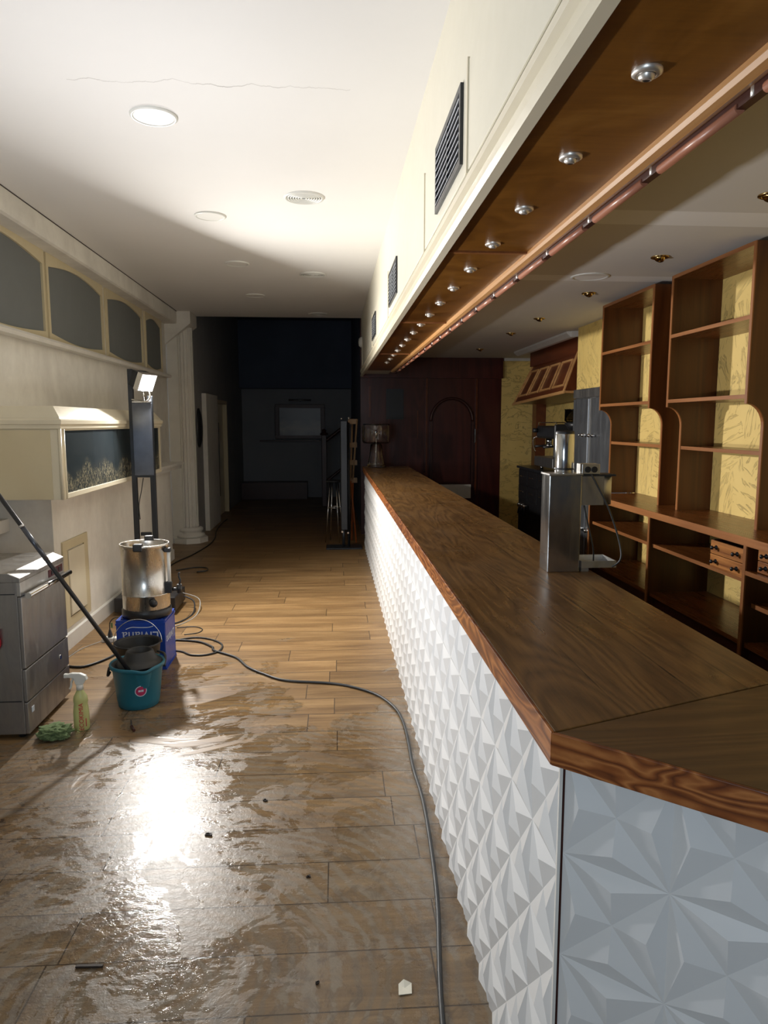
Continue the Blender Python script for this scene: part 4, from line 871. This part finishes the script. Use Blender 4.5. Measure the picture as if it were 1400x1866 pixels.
bk = Thing('turquoise_bucket', 'turquoise mop bucket with a black wringer and round pink sticker', 'bucket', (-1.185, 4.25, 0))
Bc = (-1.185, 4.25, 0)
def lip(t, r, z):
    s_ = max(0.0, math.cos(t + math.pi / 2 - 0.5)) ** 24
    return (r + 0.014 * s_ if z > 0.237 else r, z - 0.012 * s_ if z > 0.24 else z)
bk.part('pail', MB().lathe(Bc, [(0, 0.004), (0.110, 0.0), (0.118, 0.006), (0.124, 0.04), (0.146, 0.235), (0.150, 0.24), (0.160, 0.245), (0.162, 0.262), (0.158, 0.268), (0.150, 0.266), (0.143, 0.24), (0.118, 0.04), (0.112, 0.012), (0, 0.012)], 64, fn=lip), M['teal'])
bk.part('rim_handle', MB().tube([(-1.343, 4.25, 0.235), (-1.335, 4.19, 0.245), (-1.347, 4.20, 0.20), (-1.343, 4.23, 0.21)], 0.008).tube([(-1.027, 4.25, 0.235), (-1.03, 4.30, 0.26), (-1.05, 4.36, 0.275), (-1.10, 4.40, 0.28)], 0.008), M['bucket_black'])
bk.part('wringer', MB().lathe((-1.175, 4.275, 0), [(0.142, 0.240), (0.138, 0.255), (0.115, 0.268), (0.095, 0.285), (0.078, 0.325), (0.072, 0.332), (0.066, 0.325), (0.055, 0.25), (0.03, 0.18), (0, 0.17)], 48), M['bucket_black'])
bk.part('wringer_tray', MB().lathe(Bc, [(0.150, 0.262), (0.13, 0.235), (0.08, 0.215), (0, 0.21)], 48), M['bucket_black'])
tt = math.radians(-69)
def on_bucket(ang, z, out=0.0):
    r = 0.124 + (z - 0.04) * (0.022 / 0.195) + out
    return Vector((Bc[0] + r * math.cos(ang), Bc[1] + r * math.sin(ang), z))
m = MB(); m2 = MB(); m3 = MB()
for (mm_, R_, o_) in ((m, 0.034, 0.0015), (m2, 0.029, 0.0022)):
    vs = [on_bucket(tt, 0.125, o_)]
    for q in range(32):
        a_ = 2 * math.pi * q / 32; vs.append(on_bucket(tt + R_ * math.cos(a_) / 0.134, 0.125 + R_ * math.sin(a_), o_))
    mm_.add(vs, [(0, 1 + q, 1 + (q + 1) % 32) for q in range(32)])
m3.add([on_bucket(tt + du_, 0.127 + dz_, 0.003) for du_, dz_ in ((-0.11, -0.006), (0.11, -0.006), (0.11, 0.006), (-0.11, 0.006))], [(0, 1, 2, 3)])
stk = bk.part('sticker', m, M['print_white'], 'round white-rimmed sticker')
bk.part('sticker_field', m2, M['magenta'], 'magenta sticker field', stk); bk.part('sticker_band', m3, M['print_white'], None, stk)
b2 = Thing('black_bucket', 'black bucket with a wire handle between turquoise bucket and blue crate', 'bucket', (-1.275, 4.60, 0))
Bd = (-1.275, 4.60, 0)
b2.part('pail', MB().lathe(Bd, [(0, 0.004), (0.112, 0.0), (0.118, 0.006), (0.142, 0.268), (0.150, 0.272), (0.150, 0.282), (0.141, 0.282), (0.136, 0.268), (0.112, 0.012), (0, 0.012)], 48), M['bucket_black'])
b2.part('handle', MB().tube([(-1.275 + 0.155 * math.cos(a_), 4.60 + 0.02 * math.sin(a_), 0.275 + 0.15 * math.sin(a_)) for a_ in [math.pi * q / 12 for q in range(13)]], 0.0025, sub=2), M['chrome'], 'thin wire handle')
mp_ = Thing('mop_handle', 'long black pole leaning out of the turquoise bucket toward the left edge', 'mop', (-1.20, 4.16, 0.20))
p0, p1 = Vector((-1.185, 4.14, 0.215)), Vector((-1.845, 4.08, 1.29)); ext = p1 + (p1 - p0) * 0.22
mp_.part('pole', MB().cyl(p0, ext, 0.0125, n=16), M['black'])
mid = p0.lerp(p1, 0.66)
mp_.part('sleeve', MB().cyl(mid, p0.lerp(p1, 0.84), 0.0135, n=16), M['sheet_dark'], 'worn glossy sleeve')
mp_.part('collar', MB().cyl(p0.lerp(p1, 0.84), p0.lerp(p1, 0.85), 0.0155, n=16), M['chrome'])

# ------------------------------------------------------------------ dishwasher
dw = Thing('dishwasher', 'low stainless steel commercial dishwasher at the left edge', 'dishwasher', (-1.94, 4.09, 0))
X1, Ya, Yb = -1.64, 3.785, 4.40
dw.part('body', MB().box(-2.24, X1 - 0.02, Ya, Yb, 0.03, 0.865), M['steel_dark'], bevel=0.003)
dw.part('top', MB().prism([(-2.25, 0.865), (X1 - 0.0, 0.865), (X1 - 0.0, 0.888), (-1.70, 0.915), (-2.25, 0.915)], 'y', Ya - 0.004, Yb + 0.002), M['steel_dark'], bevel=0.003)
dw.part('control_strip', MB().box(X1 - 0.02, X1 - 0.001, Ya, Yb, 0.79, 0.865), M['steel'], bevel=0.002)
dw.part('display', MB().box(X1 - 0.001, X1 + 0.001, Yb - 0.24, Yb - 0.03, 0.808, 0.852), M['display'], 'small dark red control display').name = 'display'
for q in range(3):
    dw.part('button', MB().box(X1 + 0.001, X1 + 0.004, Yb - 0.20 + q * 0.055, Yb - 0.17 + q * 0.055, 0.818, 0.842), M['black'])
dr_ = dw.part('door', MB().box(X1 - 0.02, X1, Ya + 0.002, Yb - 0.002, 0.395, 0.785), M['steel_dark'], bevel=0.004)
dw.part('handle', MB().cyl((X1 + 0.03, Ya + 0.02, 0.79), (X1 + 0.03, Yb + 0.005, 0.79), 0.016, n=18).box(X1 - 0.001, X1 + 0.03, Ya + 0.04, Ya + 0.06, 0.78, 0.80).box(X1 - 0.001, X1 + 0.03, Yb - 0.06, Yb - 0.04, 0.78, 0.80), M['chrome'], 'round chrome bar handle', dr_)
dw.part('lower_panel', MB().box(X1 - 0.02, X1, Ya + 0.002, Yb - 0.002, 0.212, 0.388), M['steel_dark'], bevel=0.004)
dw.part('plinth_panel', MB().box(X1 - 0.02, X1, Ya + 0.002, Yb - 0.002, 0.03, 0.205), M['steel_dark'], bevel=0.004)
dw.part('side_seam', MB().box(-2.24, X1 - 0.03, Ya - 0.002, Ya, 0.212, 0.218).box(-2.24, X1 - 0.03, Ya - 0.002, Ya, 0.80, 0.805), M['black_metal'])
dw.part('lock', MB().cyl((X1, 4.26, 0.30), (X1 + 0.004, 4.26, 0.30), 0.014), M['chrome'])
dw.part('badge', MB().box(X1, X1 + 0.002, 3.83, 3.86, 0.135, 0.165), M['print_white'])
dw.part('foot', MB().cyl((-1.70, 3.84, 0), (-1.70, 3.84, 0.03), 0.02).cyl((-1.70, 4.34, 0), (-1.70, 4.34, 0.03), 0.02).cyl((-2.18, 3.84, 0), (-2.18, 3.84, 0.03), 0.02).cyl((-2.18, 4.34, 0), (-2.18, 4.34, 0.03), 0.02), M['black'])
bb_ = Thing('blue_bottle', 'blue plastic bottle on the dishwasher, cut by the left frame edge', 'bottle', (-1.97, 4.15, 0.915))
bb_.part('body', MB().lathe((-1.99, 4.15, 0.915), [(0, 0), (0.04, 0), (0.043, 0.01), (0.043, 0.10), (0.02, 0.14), (0.018, 0.15), (0, 0.15)], 24), M['blue'])
bb_.part('cap', MB().cyl((-1.99, 4.15, 1.065), (-1.99, 4.15, 1.095), 0.02), M['blue'])
m = MB(); rows = []
for i in range(9):
    for j in range(7):
        u = i / 8; v_ = j / 6
        m.v.append(Vector((-1.86 + 0.115 * u + 0.01 * math.sin(v_ * 5) - 0.025 * u * (1 - v_), Ya - 0.006 - 0.012 * (0.5 + 0.5 * math.sin(u * 12 + v_ * 2)), 0.50 + 0.115 * v_)))
for i in range(8):
    for j in range(6): m.f.append([i * 7 + j, (i + 1) * 7 + j, (i + 1) * 7 + j + 1, i * 7 + j + 1]); m.sm.append(True)
solo('red_cloth', m, M['red'], 'small red cloth against the dishwasher side at the left frame edge', 'cloth', (-1.8, Ya - 0.006, 0.5), solid=0.004)

# spray bottle
sb = Thing('spray_bottle', 'half-full spray bottle of yellow cleaner with white trigger head on the floor', 'spray bottle', (-1.405, 3.90, 0))
sc_ = (-1.405, 3.90, 0)
def oval(t, r, z): 
    return (r * (1.0 / math.sqrt((math.cos(t) / 1.12) ** 2 + (math.sin(t) / 0.85) ** 2)), z)
sb.part('body', MB().lathe(sc_, [(0, 0.002), (0.034, 0.0), (0.038, 0.008), (0.038, 0.10), (0.035, 0.13), (0.032, 0.15), (0.035, 0.165), (0.033, 0.19), (0.022, 0.215), (0.015, 0.228), (0.014, 0.24), (0, 0.24)], 32, fn=oval), M['cleaner'], 'translucent yellowish bottle')
sb.part('collar', MB().cyl((-1.405, 3.90, 0.232), (-1.405, 3.90, 0.262), 0.019, n=20), M['white_plastic'])
hd_ = sb.part('trigger_head', MB().prism([(-1.425, 0.262), (-1.385, 0.262), (-1.372, 0.285), (-1.36, 0.288), (-1.37, 0.312), (-1.40, 0.325), (-1.445, 0.327), (-1.47, 0.320), (-1.47, 0.303), (-1.435, 0.298)], 'y', 3.887, 3.913), M['white_plastic'], bevel=0.004)
sb.part('trigger', MB().tube([(-1.435, 3.90, 0.30), (-1.448, 3.90, 0.275), (-1.452, 3.90, 0.25), (-1.46, 3.90, 0.235)], 0.006), M['white_plastic'], None, hd_)
sb.part('nozzle', MB().box(-1.485, -1.468, 3.889, 3.911, 0.302, 0.322), M['white_plastic'], None, hd_)
sb.part('label_text', text_mb('ECOKIMIA', 0.034, (-1.393, 3.90 - 0.0348, 0.085), (0, 0, 1), (-1, 0, 0)), M['red_print'], 'red vertical lettering')
sb.part('label_marks', MB().box(-1.372, -1.368, 3.868, 3.870, 0.03, 0.075), M['red_print'])
# green rag
bm = bmesh.new(); bmesh.ops.create_icosphere(bm, subdivisions=5, radius=1.0)
from mathutils import noise as mn
m = MB(); 
for v_ in bm.verts:
    p = v_.co.copy(); n1 = mn.noise(Vector((p.x * 2.2, p.y * 2.2, p.z * 2.2)) + Vector((3, 1, 7))); n2 = abs(mn.noise(p * 4.5)) ; n3 = abs(mn.noise(p * 9))
    s_ = 1 + 0.35 * n1 - 0.45 * n2 - 0.16 * n3
    q = Vector((p.x * 0.10 * s_, p.y * 0.085 * s_, max(0.0, 0.032 + p.z * 0.042 * s_)))
    m.v.append(Vector((-1.515 + q.x, 3.80 + q.y, q.z + 0.001)))
bm.verts.index_update()
for f_ in bm.faces: m.f.append([v_.index for v_ in f_.verts]); m.sm.append(True)
bm.free()
solo('green_rag', m, M['rag'], 'crumpled green cleaning cloth on the floor beside the dishwasher', 'cloth', (-1.50, 3.80, 0))

# ------------------------------------------------------------------ cables and floor bits
def fpath(pts, r, z=None): return MB().tube([(x, y, (r if z is None else z) + (q[0] if q else 0)) for x, y, *q in pts], r)
solo('power_cable', fpath([(-1.86, 4.95), (-1.74, 4.93), (-1.62, 5.12), (-1.56, 5.40), (-1.40, 5.53), (-1.248, 5.507), (-1.05, 5.45), (-0.92, 5.31), (-0.889, 5.22), (-0.707, 5.048), (-0.60, 4.84), (-0.476, 4.692), (-0.32, 4.556), (-0.03, 4.485), (0.13, 4.40), (0.27, 4.26), (0.36, 4.06), (0.392, 3.85), (0.395, 3.6), (0.388, 3.3), (0.397, 3.0), (0.385, 2.664), (0.36, 2.304), (0.30, 1.808), (0.27, 1.2)], 0.0085), M['rubber'], 'long black power cable snaking across the floor and along the bar', 'cable', (0, 4.4, 0))
solo('power_cable', fpath([(-1.30, 5.45), (-1.12, 5.56), (-0.98, 5.52), (-0.86, 5.38), (-0.85, 5.22), (-0.93, 5.13), (-1.04, 5.13), (-1.13, 5.22), (-1.24, 5.26)], 0.007), M['rubber'], 'black cable looping beside the blue crate', 'cable', (-1.0, 5.3, 0))
solo('power_cable', fpath([(-2.0 + 0.05, 8.3), (-1.90, 8.75), (-1.80, 9.2), (-1.72, 9.9), (-1.73, 10.5), (-1.82, 11.2), (-1.86, 12.0), (-1.85, 12.6)], 0.008), M['rubber'], 'black cable on the floor running past the fluted column', 'cable', (-1.8, 10, 0))
solo('power_cable', fpath([(-1.55, 8.10), (-1.45, 8.15), (-1.48, 8.32), (-1.62, 8.35), (-1.80, 8.20)], 0.008), M['rubber'], 'short hooked cable end on the floor behind the urn', 'cable', (-1.6, 8.2, 0))
solo('cable_coil', fpath([(-1.38, 6.55, 0.10), (-1.28, 6.50, 0.06), (-1.25, 6.30), (-1.30, 6.05), (-1.40, 5.95), (-1.52, 5.95)], 0.007), M['rubber'], 'black cable coiling off the stand base behind the urn', 'cable', (-1.3, 6.2, 0))
solo('cable_coil', fpath([(-1.40, 6.60, 0.12), (-1.24, 6.55, 0.07), (-1.21, 6.28), (-1.27, 6.0), (-1.38, 5.86), (-1.50, 5.80)], 0.0045), M['white_cable'], 'pale grey cable coiling off the stand base', 'cable', (-1.3, 6.2, 0))
solo('thin_cord', fpath([(-1.20, 5.66), (-1.10, 5.70), (-1.08, 5.80), (-1.16, 5.88), (-1.30, 5.86)], 0.004), M['rubber'], 'thin looped cord on the floor right of the blue crate', 'cord', (-1.2, 5.75, 0))
ps = Thing('power_strip', 'white power strip on the floor left of the blue crate', 'power strip', (-1.70, 5.55, 0))
ps.part('body', MB().box(-1.80, -1.52, 5.50, 5.56, 0.0, 0.035), M['white_plastic'], bevel=0.005)
ps.part('sockets', MB().cyl((-1.74, 5.53, 0.035), (-1.74, 5.53, 0.037), 0.018).cyl((-1.66, 5.53, 0.035), (-1.66, 5.53, 0.037), 0.018).cyl((-1.58, 5.53, 0.035), (-1.58, 5.53, 0.037), 0.018), M['panel_grey'])
pg = Thing('plug', 'black plug standing in the white power strip', 'plug', (-1.74, 5.53, 0.037))
pg.part('body', MB().lathe((-1.74, 5.53, 0.037), [(0, 0), (0.019, 0), (0.019, 0.02), (0.011, 0.045), (0.008, 0.06), (0, 0.06)], 18), M['black'])
pg.part('cord', MB().tube([(-1.74, 5.53, 0.095), (-1.738, 5.53, 0.15), (-1.70, 5.52, 0.19), (-1.64, 5.51, 0.19), (-1.56, 5.45, 0.12), (-1.53, 5.3, 0.02), (-1.52, 5.1, 0.008)], 0.004), M['rubber'])
pg.part('tag', MB().box(-1.733, -1.717, 5.528, 5.531, 0.11, 0.15), M['rag'], 'small green tag')
solo('thin_cord', fpath([(-1.93, 5.1), (-1.90, 5.35), (-1.80, 5.50, 0.01), (-1.79, 5.53, 0.02)], 0.003), M['white_cable'], 'thin pale cord lying by the baseboard', 'cord', (-1.85, 5.3, 0))
sk = Thing('screwdriver', 'small screwdriver with a dark handle on the wet floor below the turquoise bucket', 'screwdriver', (-1.15, 3.95, 0))
sk.part('handle', MB().cyl((-1.135, 3.90, 0.009), (-1.105, 3.84, 0.009), 0.008), M['dark_wood'])
sk.part('shaft', MB().cyl((-1.16, 3.98, 0.008), (-1.135, 3.90, 0.009), 0.004), M['black_metal'])
solo('paper_scrap', MB().add([(0.185, 1.915, 0.004), (0.225, 1.92, 0.002), (0.228, 1.955, 0.006), (0.205, 1.965, 0.012), (0.188, 1.955, 0.005), (0.205, 1.94, 0.003)], [(0, 1, 5), (1, 2, 5), (2, 3, 5), (3, 4, 5), (4, 0, 5)]), M['paper'], 'small white paper scrap on the floor in front of the bar', 'paper', (0.205, 1.94, 0), solid=0.002)
solo('dark_splinter', MB().obb((-0.775, 2.10, 0.004), (0.085, 0.010, 0.006), Matrix.Rotation(-0.05, 3, 'Z')), M['debris'], 'thin dark wood splinter on the near floor, left', 'splinter', (-0.775, 2.10, 0), bevel=0.001)
for i, (x, y, s_, L) in enumerate([(-0.31, 3.06, 0.022, 'dark crumb of debris on the wet floor near the bright glare'), (-0.52, 2.80, 0.028, 'dark clump of debris below the glare on the floor'), (-0.10, 2.50, 0.015, 'small dark speck on the middle of the near floor'), (-0.06, 1.98, 0.014, 'tiny dark speck near the bottom of the frame')]):
    m = MB(); 
    for q in range(4):
        m.obb((x + random.uniform(-0.4, 0.4) * s_, y + random.uniform(-0.3, 0.3) * s_, 0.004), (s_ * 0.7, s_ * 0.3, 0.006), Matrix.Rotation(random.uniform(0, 3), 3, 'Z'))
    solo('debris_crumb', m, M['debris'], L, 'debris', (x, y, 0), 'debris crumbs on the floor')

# ------------------------------------------------------------------ far room
pf = Thing('framed_picture', 'dark framed picture on the dim far wall', 'picture', (-0.70, 16.3, 1.33))
pf.part('frame', MB().box(-1.26, -0.15, 16.25, 16.3, 2.03, 2.11).box(-1.26, -0.15, 16.25, 16.3, 1.33, 1.41).box(-1.26, -1.17, 16.25, 16.3, 1.41, 2.03).box(-0.24, -0.15, 16.25, 16.3, 1.41, 2.03), M['dark_wood'], bevel=0.01)
k = N('faded_landscape'); v = k.world(); sx = k.n('SeparateXYZ'); k.put(sx.inputs[0], v)
k.set(Base_Color=k.ramp(k.math('MULTIPLY_ADD', k.noise(v, 4, 4), 0.25, k.math('MULTIPLY_ADD', sx.outputs[2], 1.2, -1.75)), [(0.0, (0.03, 0.03, 0.03)), (0.25, (0.20, 0.17, 0.12)), (0.5, (0.05, 0.06, 0.06)), (0.9, (0.10, 0.11, 0.12))]), Roughness=0.3)
pf.part('canvas', MB().box(-1.17, -0.24, 16.28, 16.3, 1.41, 2.03), k.m)
pf.part('picture_light', MB().cyl((-0.95, 16.2, 2.2), (-0.45, 16.2, 2.2), 0.02).cyl((-0.7, 16.2, 2.2), (-0.7, 16.3, 2.17), 0.01), M['steel_dark'])
rl = Thing('stair_railing', 'dark wooden newel post with a rising handrail in the far room', 'railing', (-0.15, 14.5, 0))
rl.part('newel_post', MB().box(-0.20, -0.10, 14.45, 14.55, 0, 1.45), M['dark_wood'], bevel=0.01)
rl.part('newel_cap', MB().lathe((-0.15, 14.5, 1.45), [(0, 0), (0.08, 0), (0.08, 0.03), (0.04, 0.06), (0.05, 0.10), (0, 0.13)], 20), M['dark_wood'])
rl.part('handrail', MB().tube([(-0.12, 14.5, 1.33), (0.10, 14.5, 1.50), (0.44, 14.5, 1.78)], 0.035), M['dark_wood'])
rl.part('lower_rail', MB().tube([(-0.12, 14.5, 0.5), (0.10, 14.5, 0.68), (0.44, 14.5, 0.95)], 0.03), M['dark_wood'])
# display stand edge-on
ds = Thing('folding_display_stand', 'tall black display stand seen edge-on at the far end of the bar', 'display stand', (0.16, 9.6, 0))
ds.part('foot_plate', MB().box(-0.085, 0.40, 9.45, 9.75, 0.0, 0.02), M['black_metal'], bevel=0.004)
ds.part('panel', MB().box(0.12, 0.20, 9.25, 9.95, 0.30, 1.72), M['black_metal'], bevel=0.004)
ds.part('pole', MB().cyl((0.155, 9.6, 0.02), (0.155, 9.6, 0.30), 0.02).cyl((0.225, 9.6, 0.02), (0.225, 9.6, 1.70), 0.018), M['black_metal'])
ds.part('bolts', MB().cyl((0.13, 9.24, 1.74), (0.13, 9.24, 1.76), 0.012).cyl((0.23, 9.5, 1.74), (0.23, 9.5, 1.77), 0.012).cyl((0.13, 9.24, 0.28), (0.13, 9.2, 0.28), 0.012).cyl((0.21, 9.4, 0.24), (0.21, 9.36, 0.24), 0.012), M['chrome'])
ld = Thing('wooden_step_ladder', 'pale wooden ladder leaning behind the black display stand', 'ladder', (0.33, 10.1, 0))
ld.part('rail', MB().cyl((0.30, 10.1, 0.9), (0.36, 10.1, 1.75), 0.014), M['pine'])
ld.part('rail', MB().cyl((0.24, 10.25, 0.02), (0.30, 10.25, 1.75), 0.014), M['pine'])
for z in (0.85, 1.10, 1.35, 1.68):
    ld.part('rung', MB().box(0.235, 0.36, 10.09, 10.13, z, z + 0.07), M['pine'])
ld.part('orange_leg', MB().cyl((0.27, 10.1, 0.88), (0.34, 10.0, 0.0), 0.012).cyl((0.30, 10.1, 0.88), (0.28, 10.2, 0.0), 0.012).cyl((0.31, 10.05, 0.3), (0.295, 10.13, 0.3), 0.008), M['orange_metal'])
st_ = Thing('metal_stool', 'thin chrome bar stool beside the black display stand', 'stool', (0.04, 10.0, 0))
st_.part('seat', MB().lathe((0.03, 10.1, 0.86), [(0, 0.0), (0.11, 0.0), (0.12, 0.015), (0.11, 0.03), (0, 0.03)], 28), M['black'])
for i, a_ in enumerate((0.4, 2.0, 3.6, 5.2)):
    st_.part('leg', MB().cyl((0.03 + 0.06 * math.cos(a_), 10.1 + 0.06 * math.sin(a_), 0.86), (0.03 + 0.14 * math.cos(a_), 10.1 + 0.14 * math.sin(a_), 0.0), 0.008), M['chrome'])
st_.part('foot_ring', MB().tube([(0.03 + 0.10 * math.cos(2 * math.pi * q / 16), 10.1 + 0.10 * math.sin(2 * math.pi * q / 16), 0.5) for q in range(17)], 0.006, sub=2), M['chrome'])
fan = Thing('wall_plaque', 'dark oval object on the left wall beyond the fluted column', 'wall ornament', (-1.99, 11.0, 1.5))
fan.part('plate', MB().lathe((-1.999, 10.95, 1.62), [(0.0, 0.05), (0.10, 0.05), (0.14, 0.03), (0.15, 0.0)], 24, Matrix.Rotation(math.pi / 2, 3, 'Y') @ Matrix.Diagonal((1.9, 1, 1))), M['black'])
fan.part('rim', MB().lathe((-1.999, 10.95, 1.62), [(0.155, 0.0), (0.155, 0.02), (0.14, 0.03)], 24, Matrix.Rotation(math.pi / 2, 3, 'Y') @ Matrix.Diagonal((1.9, 1, 1))), M['black_metal'])
